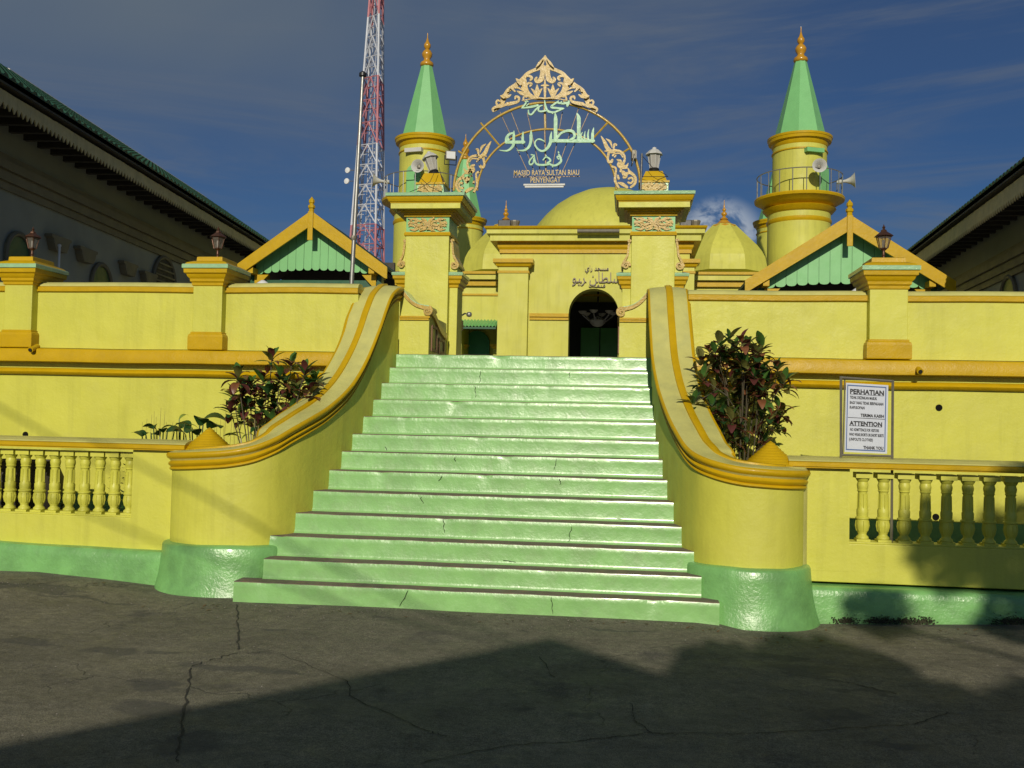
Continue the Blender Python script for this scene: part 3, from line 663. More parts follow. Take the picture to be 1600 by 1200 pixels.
def pierlamp(x, label, tilt):
    y = PY+.305; z = 5.02
    r = thing('pier_lamp', (x,y,z), label, 'lamp', 'lamps on top of the gate piers'); c = (x,y,z)
    m = MB(); m.lathe(c,[(.07,0),(.075,.01),(.06,.03),(.07,.045),(.06,.06)],16); m.build('collar', m_black, r, smooth=40)
    m = MB(); m.lathe(c,[(.055,.06),(.085,.24),(.085,.245)],8,caps=False); m.build('milky_glass', m_milk, r)
    m = MB()
    for k in range(8):
        a = k*math.pi/4; m.tube([(x+.056*math.cos(a),y+.056*math.sin(a),z+.06),(x+.087*math.cos(a),y+.087*math.sin(a),z+.245)],.005,5)
    m.build('glass_ribs', m_horn, r)
    m = MB(); m.lathe(c,[(.118,.24),(.112,.255),(.06,.305),(.03,.318),(.028,.335),(.012,.345)],8); m.build('lid', m_horn, r, smooth=20)
    r.rotation_euler = tilt; return r
pierlamp(.275,'upright milky glass lamp on the right gate pier',(0,0,.2))
pierlamp(-2.70,'milky glass lamp leaning backwards on the left gate pier',(R(-8),R(-14),.3))
# small floodlights bolted beside the arch
def flood(p, label, rz):
    r = thing('floodlight', p, label, 'floodlight', 'small floodlights at the arch feet', rz=rz); x, y, z = p
    c = Vector(p)
    def lb(m, x0,x1,y0,y1,z0,z1): m.box(x+x0,x+x1,y+y0,y+y1,z+z0,z+z1)
    rzv = r.rotation_euler.z; r.rotation_euler.z = 0
    m = MB(); lb(m,-.07,.07,-.03,.03,.0,.12); m.build('housing', m_framegrey, r, bevel=.01)
    m = MB(); lb(m,-.058,.058,-.034,-.031,.012,.108); m.build('lens', m_white, r)
    m = MB(); m.tube([(x-.08,y,z+.06),(x-.08,y+.02,z-.06),(x+.08,y+.02,z-.06),(x+.08,y,z+.06)],.008,5); m.build('bracket', m_black, r)
    r.rotation_euler.z = rzv; return r
flood(tuple(P(704,250,12.75)), 'grey floodlight beside the crooked left pier lamp', R(20))
flood(tuple(P(990,250,12.75)), 'small grey floodlight on the arch beside the right pier lamp', R(95))
# black post with wires beside the right pedestal
r = thing('wire_post', tuple(P(1001,300,12.6)), 'thin black post with wires at the right arch foot', 'post')
m = MB(); a = P(1001,297,12.6); b_ = P(1003,240,12.6); m.tube([a,b_],.014,6); m.build('post', m_black, r)
m = MB(); m.tube([P(1003,243,12.6),P(1020,262,12.5),P(1042,274,12.45)],.004,4); m.tube([P(1002,276,12.6),P(1044,276,12.45)],.004,4); m.tube([P(1018,292,12.45),P(1030,280,12.4),P(1043,275,12.45)],.004,4); m.build('wire', m_black, r)
r = thing('loose_wires', tuple(P(676,297,12.45)), 'thin black wires draped over the left gate pier cap', 'wires')
m = MB(); m.tube([P(682,262,12.55),P(672,284,12.4),P(660,292,12.35),P(640,300,12.3)],.004,4); m.tube([P(686,262,12.55),P(692,283,12.45),P(694,299,12.3)],.004,4); m.tube([P(655,276,12.5),P(672,292,12.4),P(690,300,12.25)],.004,4); m.build('wire', m_black, r)

# cheek walls with scrolls between stairs and piers
def cheek(xa, xb, s_, label):
    """xa outer (stair wall side), xb inner edge; s_=+1 when the inner edge is to the right"""
    r = thing('gate_cheek_wall', ((xa+xb)/2,11.4,2.45), label, 'wall')
    y0 = 11.38
    top = [(xa,3.245),(xa+s_*.05,3.20),(xa+s_*.12,3.12),(xa+s_*.20,3.065),(xa+s_*.28,3.04)]
    m = MB(); poly = [(xa,2.45),(xb,2.45),(xb,3.0)]+[(x,z-.03) for x,z in reversed(top)]
    m.prism(poly if s_>0 else poly[::-1], y0, 12.95 if False else 11.75); m.build('front_block', m_yel, r)
    m = MB(); lo = min(xa,xb); hi = max(xa,xb); m.box(lo+.004,hi-.004 if s_>0 else hi,11.75,12.48,2.45,2.95); m.build('rear_block', m_yel_grazing, r)
    m = MB(); m.stroke([(x,z) for x,z in top]+[(xb+s_*.0,3.02)],[.045,.04,.038,.04,.045,.05],y0-.02,.40,mi=0)
    volute(m, xb-s_*.02, 2.995, y0-.026, .055, 1.7, .032, s_*-1, .05, R(60)); m.build('scroll_edge', m_gold, r)
    m = MB(); m.stroke([(x,z+.022) for x,z in top]+[(xb,3.05)],[.02]*6,y0-.005,.42); m.build('scroll_top', m_mintcap, r)
    m = MB(); m.box(lo+.002,hi-.002,y0-.02,y0+.002,2.88,2.905); m.box(lo+.002,hi+.012 if s_>0 else hi-.002,y0-.03,y0+.05,2.906,2.93); m.build('band', m_ora, r)
    # receding second swoop and panels on the passage side
    m = MB(); vs = []
    X = xb
    prof = [(11.45,3.0),(11.6,2.98),(11.8,2.91),(12.0,2.84),(12.2,2.80),(12.42,2.78)]
    for k, (y, z) in enumerate(prof):
        vs += [(X-s_*.30,y,z+.03),(X+s_*.025,y,z+.03),(X+s_*.025,y,z-.05),(X-s_*.30,y,z-.05)]
    m.add(vs,[(k*4+j,k*4+(j+1)%4,k*4+4+(j+1)%4,k*4+4+j) for k in range(5) for j in range(4)]+[(20,21,22,23)]); volute(m, X-s_*.03, 2.76, 12.36, .05, 1.6, .03, -s_, .05, R(60)); m.build('rear_swoop', m_gold, r)
    for (ya, yb, zt) in ((11.52,11.86,2.84),(11.98,12.34,2.72)):
        m = MB(); g = .035; xx0, xx1 = sorted((X+s_*.001,X+s_*.014))
        m.box(xx0,xx1,ya,yb,2.52,2.52+g); m.box(xx0,xx1,ya,yb,zt-g,zt); m.box(xx0,xx1,ya,ya+g,2.52+g,zt-g); m.box(xx0,xx1,yb-g,yb,2.52+g,zt-g); m.build('panel_frame', m_brown, r)
    return r
cheek(-2.785,-2.42,1,'low yellow scroll topped cheek wall left of the gate opening')
cheek(.235,-.13,-1,'low yellow scroll topped cheek wall right of the gate opening')

# arch of iron rods with lettering
AY = 12.8
arch = thing('gateway_arch', (-1.17,AY,4.6), 'open metalwork arch with gold foliage and green Arabic lettering between the gate piers', 'arch')
ac = P(852,300,AY); ctr = (( P(709,300,AY).x + P(1001,292,AY).x)/2, P(852,297,AY).z)
ro = (P(1001,292,AY).x-P(709,300,AY).x)/2; ri = (P(956,296,AY).x-P(739,300,AY).x)/2
def arcpts(rr, zs, a0=0, a1=180, n=40, xo=0):
    return [(ctr[0]+xo+rr*math.cos(R(a0+(a1-a0)*k/n)), AY, ctr[1]+zs*math.sin(R(a0+(a1-a0)*k/n))) for k in range(n+1)]
hzo = P(852,160,AY).z-ctr[1]; hzi = P(852,202,AY).z-ctr[1]
m = MB(); m.tube(arcpts(ro,hzo),.019,8); m.build('outer_arc', m_gold, arch, smooth=60)
m = MB(); m.tube(arcpts(ri,hzi,xo=-.0),.016,8); m.build('inner_arc', m_gold, arch, smooth=60)
def seg(u0,v0,u1,v1,rr,mt,nm,Y=AY):
    m = MB(); m.tube([P(u0,v0,Y),P(u1,v1,Y)],rr,6); m.build(nm, mt, arch)
for s4 in ((751,192,780,227),(951,190,927,216),(716,236,729,244),(985,231,974,238)): seg(*s4,.013,m_gold,'spoke')
seg(851,163,852,200,.017,m_gold,'centre_strut')
seg(851,200,853,268,.012,m_iron,'centre_strut')
Z3 = lambda x,y: (780+x/8, 150+y/8)
for (a,b_,c_,d) in ((10,200,345,925),(130,150,430,925),(350,210,510,925),(790,200,660,925),(1000,130,728,925),(1130,180,800,925)):
    p, q = Z3(a,b_), Z3(c_,d); seg(*p,*q,.006,m_iron,'rod',AY+.02)
def strokes(lst, conv, Y, name, mt, parent, th=.025, mirror=None, sc_=1, label=None):
    m = MB(); q = 0
    def cv(x, y): p = P(*conv(x,y), Y); return (p.x,p.z)
    s0 = cv(0,0); s1 = cv(100,0); unit = (s1[0]-s0[0])/100
    for pts, ws in lst:
        pp = [cv(*t) for t in pts]; q += 1
        m.stroke(pp, [w_*unit*sc_ for w_ in ws], Y-.0011*q, th)
        if mirror is not None:
            q += 1; mp = [cv(2*mirror-a, b_) for a, b_ in pts]; m.stroke(mp, [w_*unit*sc_ for w_ in ws], Y-.0011*q, th)
    return m.build(name, mt, parent, label=label)
# big word
big = [([(1182,395),(1168,470),(1165,570)],[6,34,38]),([(1180,560),(1000,562),(820,560),(640,560)],[40,40,40,40]),
 ([(1122,415),(1110,480),(1112,550)],[4,24,26]),([(1075,440),(1066,500),(1068,550)],[4,22,26]),([(1040,455),(1020,500),(1040,545)],[8,24,20]),
 ([(972,215),(994,280),(995,400),(994,550)],[10,48,44,44]),([(700,215),(706,290),(705,400),(704,560)],[10,46,44,44]),
 ([(720,530),(770,470),(840,438),(910,440),(942,480),(935,520),(890,548)],[30,26,30,34,34,30,26]),
 ([(655,450),(645,520),(638,590),(600,655),(545,690),(490,670),(452,620),(450,575),(480,545),(520,545),(572,572)],[8,34,38,34,24,22,20,16,16,20,6]),
 ([(400,435),(398,500),(396,570),(370,640),(310,682),(222,680)],[10,40,36,32,24,6]),
 ([(300,450),(295,520),(295,590)],[8,30,32]),([(312,578),(200,580),(85,580)],[36,38,36]),
 ([(186,438),(184,500),(182,570),(176,620),(140,665),(90,688),(0,680)],[8,32,34,34,28,20,5]),([(180,465),(130,480),(95,525),(90,575)],[20,30,36,34]),([(98,510),(120,555)],[22,30])]
sw = strokes(big, Z3, AY-.05, 'large_lettering', m_letgreen, arch)
top = [([(872,62),(860,90),(850,125)],[20,44,24]),([(858,78),(800,95),(720,80)],[26,24,22]),([(820,75),(800,95)],[14,20]),([(780,70),(765,92)],[14,20]),([(740,62),(725,85)],[12,22]),
 ([(722,78),(650,135),(700,150),(805,158)],[20,24,26,20]),([(805,158),(740,185),(680,205),(610,190),(580,130),(568,58)],[14,20,22,26,24,10]),
 ([(578,185),(520,195),(488,185)],[20,22,18]),([(540,120),(500,135),(488,180)],[12,20,20]),([(490,140),(450,180),(405,232),(372,222),(365,180)],[18,22,20,20,14]),
 ([(485,118),(400,138),(280,155)],[24,30,10]),([(290,148),(335,90),(330,62),(362,72)],[20,20,14,14]),([(340,125),(370,100)],[10,16]),([(668,205),(668,222)],[18,18])]
strokes(top, Z3, AY-.05, 'upper_lettering', m_letgreen, arch)
low = [([(742,722),(765,770),(772,815),(730,855),(680,868),(600,838)],[14,26,28,26,24,20]),([(745,790),(725,760),(765,750)],[16,18,14]),([(600,838),(642,805),(590,762),(548,800)],[20,22,16,14]),
 ([(625,852),(560,862),(480,856),(448,820),(438,738)],[22,24,24,22,10]),([(438,740),(378,815),(390,858),(425,835),(430,778)],[16,18,20,18,12]),([(400,735),(425,738)],[16,14]),([(668,872),(668,888)],[20,16]),([(740,700),(745,712)],[16,16]),([(585,745),(590,752)],[14,14])]
strokes(low, Z3, AY-.05, 'lower_lettering', m_letgreen, arch)
# latin lettering
def text3d(txt, u0, u1, vb, hpx, Y, name, mt, parent, th=.012, bold=.0, flip=False, fitx=True, rot=0, jitter=0):
    cu = bpy.data.curves.new('tmp','FONT'); cu.body = txt; cu.extrude = .0; cu.offset = bold; cu.resolution_u = 3
    o = bpy.data.objects.new('tmp', cu); col.objects.link(o)
    dg = bpy.context.evaluated_depsgraph_get(); me = bpy.data.meshes.new_from_object(o.evaluated_get(dg))
    bpy.data.objects.remove(o)
    xs_ = [v.co.x for v in me.vertices]; ys_ = [v.co.y for v in me.vertices]
    a = P(u0,vb,Y); b_ = P(u1,vb+(u1-u0)*.0,Y); capz = P((u0+u1)/2,vb-hpx,Y).z-P((u0+u1)/2,vb,Y).z
    sx = (b_.x-a.x)/(max(xs_)-min(xs_)); sz = capz/(max(ys_)-min(ys_) if not txt.isascii() else .73)
    y0_ = min(ys_) if not txt.isascii() else 0
    zc = P((u0+u1)/2,vb,Y).z
    bm = bmesh.new(); bm.from_mesh(me)
    bmesh.ops.remove_doubles(bm, verts=bm.verts, dist=1e-5)
    g = bmesh.ops.extrude_face_region(bm, geom=bm.faces[:]); 
    for v in g['geom']:
        if isinstance(v, bmesh.types.BMVert): v.co.z -= 1
    for v in bm.verts:
        x, y, z = v.co; v.co = ((x-min(xs_))*sx+a.x, Y-(.0 if z<-.5 else 1)*th+0, zc+(y-y0_)*sz)
    bmesh.ops.recalc_face_normals(bm, faces=bm.faces)
    rr = root(parent); bmesh.ops.translate(bm, verts=bm.verts, vec=-Vector(rr.location))
    bm.to_mesh(me); bm.free(); me.materials.clear(); me.materials.append(mt)
    for p in me.polygons: p.use_smooth = False
    o = bpy.data.objects.new(name, me); col.objects.link(o); o.parent = parent; return o
text3d('MASJID RAYA SULTAN RIAU', 803, 905, 274, 8.5, AY-.03, 'name_lettering', m_gold, arch, bold=.012)
text3d('PENYENGAT', 829, 876, 285.5, 8.5, AY-.03, 'name_lettering', m_gold, arch, bold=.012)
m = MB(); m.box(P(802,276,AY).x,P(906,276,AY).x,AY-.002,AY+.008,P(850,276,AY).z-.006,P(850,276,AY).z+.004); m.build('letter_bar', m_iron, arch)
m = MB(); a, b_ = P(818,290,AY), P(883,290,AY); m.box(a.x,b_.x,AY-.02,AY+.03,a.z-.006,a.z+.02); tb = m.build('tube_lamp_housing', m_horn, arch, bevel=.004)
m = MB(); m.tube([(a.x+.02,AY-.005,a.z-.022),(b_.x-.02,AY-.005,a.z-.022)],.014,8); m.build('fluorescent_tube', m_white, tb, smooth=60)
# gold crest
Z4 = lambda x,y: (760+x/8.889, 80+y/8.889)
cr = [([(815,62),(800,105),(775,170),(740,230),(650,268),(570,310),(520,370),(470,425),(400,475),(310,535),(270,600),(235,660)],[14,34,46,52,44,46,60,70,60,56,66,76]),
 ([(235,660),(210,730),(170,780),(105,825)],[76,60,44,34]),([(785,220),(778,320),(760,390),(712,420),(682,395),(700,365)],[70,66,72,56,38,24]),
 ([(520,380),(550,352),(595,345),(632,372),(612,402)],[40,30,30,36,28]),([(515,390),(525,490),(570,590),(670,650),(812,665)],[76,90,74,46,30]),
 ([(562,560),(556,490),(588,445),(628,458),(606,488)],[26,26,28,32,24]),([(700,640),(680,585),(620,520)],[44,50,6]),([(702,630),(706,540),(705,468)],[40,54,6]),([(704,640),(735,575),(778,520)],[44,46,6]),
 ([(815,660),(815,520),(815,380)],[22,40,6]),([(762,485),(815,480)],[12,34]),([(425,560),(490,590),(560,612),(640,655)],[6,50,46,24]),([(300,565),(330,510),(372,540),(402,568)],[30,26,26,20]),([(400,512),(450,520),(515,560)],[30,22,6]),
 ([(290,745),(380,728),(445,705),(455,655),(412,640),(402,672)],[52,44,32,32,30,20]),([(230,640),(300,640),(345,615)],[60,40,14]),([(170,770),(142,730),(160,692),(192,708)],[26,26,24,20]),
 ([(102,850),(92,815),(140,785),(210,775),(310,740)],[20,30,36,40,30]),([(555,705),(518,690),(528,645),(565,652)],[20,26,24,12]),([(690,240),(735,185),(790,115)],[6,34,14]),([(415,395),(450,430),(480,470)],[8,50,40]),([(200,635),(250,650)],[8,50]),([(500,700),(700,668),(815,672)],[10,14,20])]
strokes(cr, Z4, AY-.02, 'gold_crest', m_gold, arch, mirror=815, th=.02)
Z6 = lambda x,y: (930+x/10.91, 200+y/10.91)
sd = [([(98,135),(160,240),(200,330),(262,395),(330,400)],[8,56,66,72,46]),([(185,185),(255,235),(290,335)],[12,44,12]),([(305,400),(318,330),(330,280),(362,290)],[24,30,44,34]),
 ([(330,380),(430,400),(490,460),(502,545),(462,630)],[44,38,36,36,54]),([(235,400),(215,520),(232,578),(275,575),(292,540)],[46,36,46,52,36]),([(300,470),(335,440),(425,438),(470,500)],[34,24,22,16]),([(330,495),(352,470)],[24,24]),
 ([(370,540),(425,570),(400,630),(445,670)],[14,64,60,66]),([(292,662),(352,690),(345,800),(340,905),(400,1015)],[42,30,36,42,36]),([(450,650),(530,655),(565,598)],[60,44,6]),([(470,680),(560,690)],[50,14]),
 ([(560,690),(590,755),(655,805),(690,880),(668,960),(605,1012)],[8,54,46,44,42,38]),([(470,750),(512,815),(490,845)],[56,84,50]),([(530,780),(605,765)],[50,30]),([(430,745),(440,715)],[34,40]),([(570,870),(620,850),(645,900),(605,945),(560,930)],[34,30,30,34,30]),
 ([(388,935),(460,960),(545,1015)],[16,60,44]),([(400,870),(385,810)],[40,28]),([(165,400),(200,400)],[18,20])]
strokes(sd, Z6, AY-.02, 'side_foliage', m_gold, arch, th=.02)
Z6m = lambda x,y: (930+x/10.91, 200+y/10.91)
def Zleft(x, y):
    px, py = Z6(x,y); return (1706.5-px-.0*(py-250), py+8)
strokes(sd, Zleft, AY-.02, 'side_foliage', m_gold, arch, th=.02)
# lanes of script: base plates where the arch meets the caps
m = MB()
for sx_ in (-1,1): m.box(ctr[0]+sx_*ro-.05,ctr[0]+sx_*ro+.05,AY-.05,AY+.05,4.655,4.70)
m.build('foot_plate', m_gold, arch)

# ------------------------------------------------------------------ mosque
QY = 30.0
def px(Y): return (P(801,500,Y)-P(800,500,Y)).length
def portal():
    x0, x1 = P(782,450,QY).x, P(1077,450,QY).x; zt = P(900,385,QY).z
    r = thing('mosque_portal', ((x0+x1)/2,QY,2.45), 'yellow mosque porch with orange cornices and round arched doorway behind the gate', 'porch')
    ax0, ax1 = P(888,520,QY).x, P(966,520,QY).x; acx = (ax0+ax1)/2; ar = (ax1-ax0)/2; az = P(927,451,QY).z-ar
    n = 20; YB = QY+.6
    # wall with arched opening
    m = MB(); pts = [(acx+ar*math.cos(math.pi*k/n), az+ar*math.sin(math.pi*k/n)) for k in range(n+1)]
    vs = []; fs = []
    for (x,z) in pts: vs += [(x,QY,z),(x,YB,z)]
    tp = []
    for k in range(n+1):
        x = x1+(x0-x1)*k/n; vs += [(x,QY,zt),(x,YB,zt)]
    b_ = (n+1)*2
    for k in range(n):
        fs += [(k*2,k*2+2,b_+k*2+2,b_+k*2),(k*2+1,b_+k*2+1,b_+k*2+3,k*2+3),(k*2,k*2+1,k*2+3,k*2+2)]
    m.add(vs,fs)
    m.add([(ax1,QY,az),(x1,QY,zt),(x1,QY,2.45),(ax1,QY,2.45),(ax1,YB,az),(ax1,YB,2.45)],[(0,1,2,3),(0,3,5,4)])
    m.add([(ax0,QY,az),(ax0,QY,2.45),(x0,QY,2.45),(x0,QY,zt),(ax0,YB,az),(ax0,YB,2.45)],[(0,1,2,3),(0,4,5,1)])
    m.add([(x0,QY,2.45),(x0,QY+4,2.45),(x0,QY+4,zt),(x0,QY,zt)],[(0,1,2,3)]); m.add([(x1,QY,2.45),(x1,QY,zt),(x1,QY+4,zt),(x1,QY+4,2.45)],[(0,1,2,3)])
    m.build('front_wall', m_yel2, r)
    # interior
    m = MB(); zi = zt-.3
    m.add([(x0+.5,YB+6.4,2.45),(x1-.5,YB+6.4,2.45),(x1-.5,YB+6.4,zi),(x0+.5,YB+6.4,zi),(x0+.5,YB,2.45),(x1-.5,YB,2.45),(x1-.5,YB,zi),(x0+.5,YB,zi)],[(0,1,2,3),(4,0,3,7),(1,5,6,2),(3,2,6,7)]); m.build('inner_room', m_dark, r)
    d = thing_child = MB(); d.box(ax0+.05,acx-.02,YB+6.1,YB+6.2,2.46,5.2); d.build('door_leaf', m_doorg, r)
    d = MB(); d.box(acx+.02,ax1-.05,YB+6.1,YB+6.2,2.46,5.2); d.build('door_leaf', m_doorg, r)
    # pilasters
    for (ua, ub) in ((780,826),(1046,1083)):
        xa, xb = P(ua,480,QY).x, P(ub,480,QY).x; zc = P(803,413,QY).z
        m = MB(); m.box(xa,xb,QY-.35,QY-.003,2.45,zc); p = m.build('pilaster', m_yel2, r)
        m = MB(); m.ring(xa,xb,QY-.35,QY-.003,[(.0,zc-.34),(.03,zc-.33),(.03,zc-.26),(.0,zc-.25)],caps=False); m.ring(xa,xb,QY-.35,QY-.003,[(.02,zc-.14),(.06,zc-.12),(.10,zc-.04),(.16,zc-.02),(.16,zc+.10),(.0,zc+.11)]); m.build('pilaster_cap', m_ora, p)
    # impost bands
    for (ua, ub) in ((827,889),(965,1045)):
        xa, xb = P(ua,495,QY).x, P(ub,495,QY).x; z = P(850,500,QY).z
        m = MB(); m.box(xa+.01,xb-.01,QY-.06,QY-.003,z,z+.09); m.box(xa+.01,xb-.01,QY-.11,QY-.003,z+.093,z+.2); m.build('impost_band', m_ora, r)
    # entablature
    zz = [P(900,v,QY).z for v in (399,396,390,384,380,371,362,357)]
    m = MB(); m.ring(x0,x1,QY-.01,QY+4,[(.0,zt-.12),(.03,zt-.1),(.05,zz[1]),(.05,zz[2])]); m.build('architrave', m_ora, r)
    m = MB(); m.ring(x0,x1,QY-.01,QY+4,[(.06,zz[2]),(.10,zz[2]+.06),(.12,zz[4]),(.30,zz[4]+.02)]); m.build('bed_moulding', m_ora, r)
    m = MB(); m.ring(x0,x1,QY-.01,QY+4,[(.32,zz[4]+.02),(.32,zz[5]),(.42,zz[5]+.05),(.42,zz[6])]); m.build('frieze', m_yel2, r)
    m = MB(); m.ring(x0,x1,QY-.01,QY+4,[(.44,zz[6]),(.48,zz[6]+.03),(.50,zz[7]-.02),(.46,zz[7]),(.0,zz[7]+.05)]); m.build('top_cornice', m_ora, r)
    # arabic lettering, same words as the arch, in dark metal
    text3d('\uFEEE\uFBFF\uFEAE \uFEE6\uFE8E\uFEC4\uFEE0\uFEB3', 894, 970, 447, 21, QY-.02, 'dark_lettering', m_letdark, r, th=.05)
    text3d('\uFEF1\uFE8D\uFEAD \uFEAA\uFEA0\uFEB4\uFEE3', 914, 951, 427, 12, QY-.02, 'dark_lettering', m_letdark, r, th=.05)
    text3d('\uFE96\uFED0\uFEE8\uFED3', 920, 946, 449, 5, QY-.02, 'dark_lettering', m_letdark, r, th=.05)
    return r, acx, az
prt, acx, aaz = portal()
# chandelier in the arch
cy_ = QY+3.4; cp = P(934,492,cy_)
r = thing('chandelier', tuple(cp), 'pale glass chandelier hanging inside the mosque doorway arch', 'chandelier')
m = MB(); m.tube([(cp.x,cy_,cp.z-.1),(cp.x,cy_,cp.z+1.6)],.03,6); m.build('chain_rod', m_black, r)
m = MB(); m.lathe((cp.x,cy_,cp.z-.25),[(.02,-.17),(.15,-.14),(.26,-.04),(.29,.06),(.27,.08)],20); m.build('bowl', m_chand, r, smooth=60)
for k in range(6):
    a = k*math.pi/3+.3; cx_, cz_ = cp.x+.55*math.cos(a), cp.z
    m = MB(); m.tube([(cp.x,cy_,cp.z-.05),(cp.x+.3*math.cos(a),cy_+.3*math.sin(a),cp.z-.22),(cx_,cy_+.55*math.sin(a),cp.z-.02)],.022,6); ar_ = m.build('lamp_arm', m_horn, r)
    m = MB(); m.lathe((cx_,cy_+.55*math.sin(a),cp.z+.0),[(.03,0),(.09,.03),(.14,.09),(.15,.11)],14,caps=False); m.build('lamp_bowl', m_chand, ar_, smooth=60)
# floodlights and tube on the portal top
r = thing('tube_lamp', tuple(P(935,361,QY-.6)), 'dark tube lamp fixed along the top of the mosque porch', 'lamp')
m = MB(); a, b_ = P(902,361,QY-.6), P(968,361,QY-.6); m.tube([(a.x,QY-.6,a.z),(b_.x,QY-.6,a.z)],.055,8); m.build('tube', m_framegrey, r); m = MB(); m.tube([(a.x+.3,QY-.6,a.z+.02),(a.x+.3,QY-.45,a.z+.02)],.03,6); m.tube([(b_.x-.3,QY-.6,a.z+.02),(b_.x-.3,QY-.45,a.z+.02)],.03,6); m.build('bracket', m_black, r)
for (ua, ub, va, vb, lb) in ((780,805,346,357,'black floodlight box on the left corner of the porch roof'),(1062,1086,346,357,'black floodlight box on the right corner of the porch roof')):
    a, b_ = P(ua,va,QY), P(ub,vb,QY)
    r = thing('roof_floodlight', (a.x,QY,b_.z), lb, 'floodlight', 'floodlights on the porch roof')
    m = MB(); m.box(a.x,b_.x-.12,QY-.25,QY+.05,b_.z,a.z); m.build('box', m_black, r, bevel=.02); m = MB(); m.lathe((b_.x,QY-.1,b_.z),[(.10,0),(.16,.18),(.16,.22)],10); m.build('lamp_head', m_framegrey, r)

# hall body behind the portal
HY = 33.0
hx0, hx1 = -9.0, 7.2
hzt = P(750,427,HY).z
hall = thing('mosque_hall', (-1,HY,2.45), 'long yellow domed prayer hall spreading behind the porch', 'mosque')
m = MB(); zw = P(750,505,HY).z; m.box(hx0,P(785,500,HY).x,HY,HY+.5,zw,hzt-.25); m.box(hx0,P(722,500,HY).x,HY,HY+.5,2.45,zw); m.box(P(779,500,HY).x,P(785,500,HY).x,HY,HY+.5,2.45,zw); m.box(hx0,hx0+.5,HY+.5,HY+15,2.45,hzt-.25)
m.build('hall_wall', m_yel2, hall)
m = MB(); m.box(P(1072,500,HY).x,hx1,HY,HY+.5,2.45,hzt-.25); m.box(hx1-.5,hx1,HY+.5,HY+15,2.45,hzt-.25); m.build('hall_wall', m_yel2, hall)
for nm, va, vb, pj_, mt in (('cornice',430,426,.35,m_ora),('frieze',438,430,.28,m_yel2),('cornice',447,439,.14,m_ora),('string_course',462,459,.05,m_ora)):
    za, zb = P(750,va,HY).z, P(750,vb,HY).z; m = MB(); m.box(hx0-pj_,hx1+pj_,HY-pj_,HY-.003 if nm!='frieze' else HY+15,za,zb); m.build(nm, mt, hall)
m = MB(); m.box(hx0,hx1,HY+.5,HY+15,hzt-.5,hzt-.2); m.build('flat_roof', m_yel2, hall)
# recess with green door
xa, xb = P(722,500,HY).x, P(779,500,HY).x
m = MB(); m.box(xa,xb,HY+1.6,HY+1.7,2.45,zw); m.box(xa-.02,xa,HY+.5,HY+1.6,2.45,zw); m.box(xb,xb+.02,HY+.5,HY+1.6,2.45,zw); m.build('recess', m_yel2, hall)
dc = P(745,540,HY+1.5); m = MB(); rr = 20*px(HY+1.5); pl_ = [(dc.x-rr,2.45),(dc.x+rr,2.45)]+[(dc.x+rr*math.cos(math.pi*k/12),P(745,537,HY+1.5).z+rr*math.sin(math.pi*k/12)) for k in range(13)]
m.prism(pl_,HY+1.45,HY+1.58); dd = m.build('arched_door', mat('porch_door_green',(.03,.22,.09),.5,.1,3,.1,30), hall)
for u in (722,777):
    p = P(u,545,HY+.9); m = MB(); m.box(p.x-.12,p.x+.12,HY+.7,HY+.95,2.45,P(u,541,HY+.9).z); cp2 = m.build('porch_column', m_yel2, hall); m = MB(); m.ring(p.x-.12,p.x+.12,HY+.7,HY+.95,[(0,P(u,543,HY).z),(.08,P(u,540,HY).z),(.12,P(u,536,HY).z)]); m.build('column_capital', m_ora, cp2)
# awning of small green tiles
m = MB(); za, zb = P(750,500,HY-.5).z, P(750,511,HY-1.0).z
for row in range(4):
    for k in range(12):
        x = xa-.05+(xb-xa+.1)*k/12; w_ = (xb-xa+.1)/12; y = HY-1.0+row*.28; z = zb+(za-zb)*row/4
        m.add([(x,y,z),(x+w_*.5,y-.05,z+.05),(x+w_,y,z),(x+w_,y+.34,z+.16),(x+w_*.5,y+.3,z+.21),(x,y+.34,z+.16)],[(0,1,4,5),(1,2,3,4)])
m.build('awning_tiles', m_mint, hall, kind='stuff')
m = MB(); m.box(xa-.05,xb+.05,HY-1.0,HY-.96,zb-.06,zb); m.build('awning_board', m_dgreen, hall)
# domes
def octdome(cx, Y, zb, zt, rb, parent, n=8, prof=None, name='dome'):
    prof = prof or [(1,0),(.985,.12),(.93,.30),(.80,.50),(.70,.60),(.45,.80),(.22,.93),(.10,1)]
    m = MB(); m.lathe((cx,Y,zb), [(rb*a, (zt-zb)*b_) for a, b_ in prof], n, ph=math.pi/8); d = m.build(name, m_yel2, parent, smooth=0 if n==8 else 50)
    return d
def finial(cx, Y, z, s, parent, crescent=False, arrow=False):
    m = MB(); m.lathe((cx,Y,z),[(.28*s,0),(.24*s,.05*s),(.12*s,.14*s),(.09*s,.2*s),(.17*s,.3*s),(.2*s,.38*s),(.15*s,.46*s),(.07*s,.52*s),(.12*s,.6*s),(.13*s,.66*s),(.07*s,.74*s),(.04*s,.8*s),(.07*s,.88*s),(.03*s,.95*s),(.015*s,1.3*s)],14); f = m.build('finial', m_goldfin, parent, smooth=60)
    return f
DY = 36.5
for u, ub in ((790,64),(1131,60)):
    c = P(u,360,DY); s_ = px(DY); zb = P(u,430,DY).z
    zt_ = P(u,352,DY).z
    octdome(c.x, DY, zb, zt_, 67*s_, hall, prof=[(1,0),(.985,.15),(.95,.30),(.88,.42),(.76,.56),(.60,.70),(.42,.86),(.26,1)])
    m = MB(); m.lathe((c.x,DY,zt_-.10),[(20*s_,0),(19*s_,.06),(11*s_,.16),(5*s_,.30)],16); m.build('dome_collar', m_goldfin, hall)
    finial(c.x, DY, P(u,343,DY).z, 30*s_/1.3, hall)
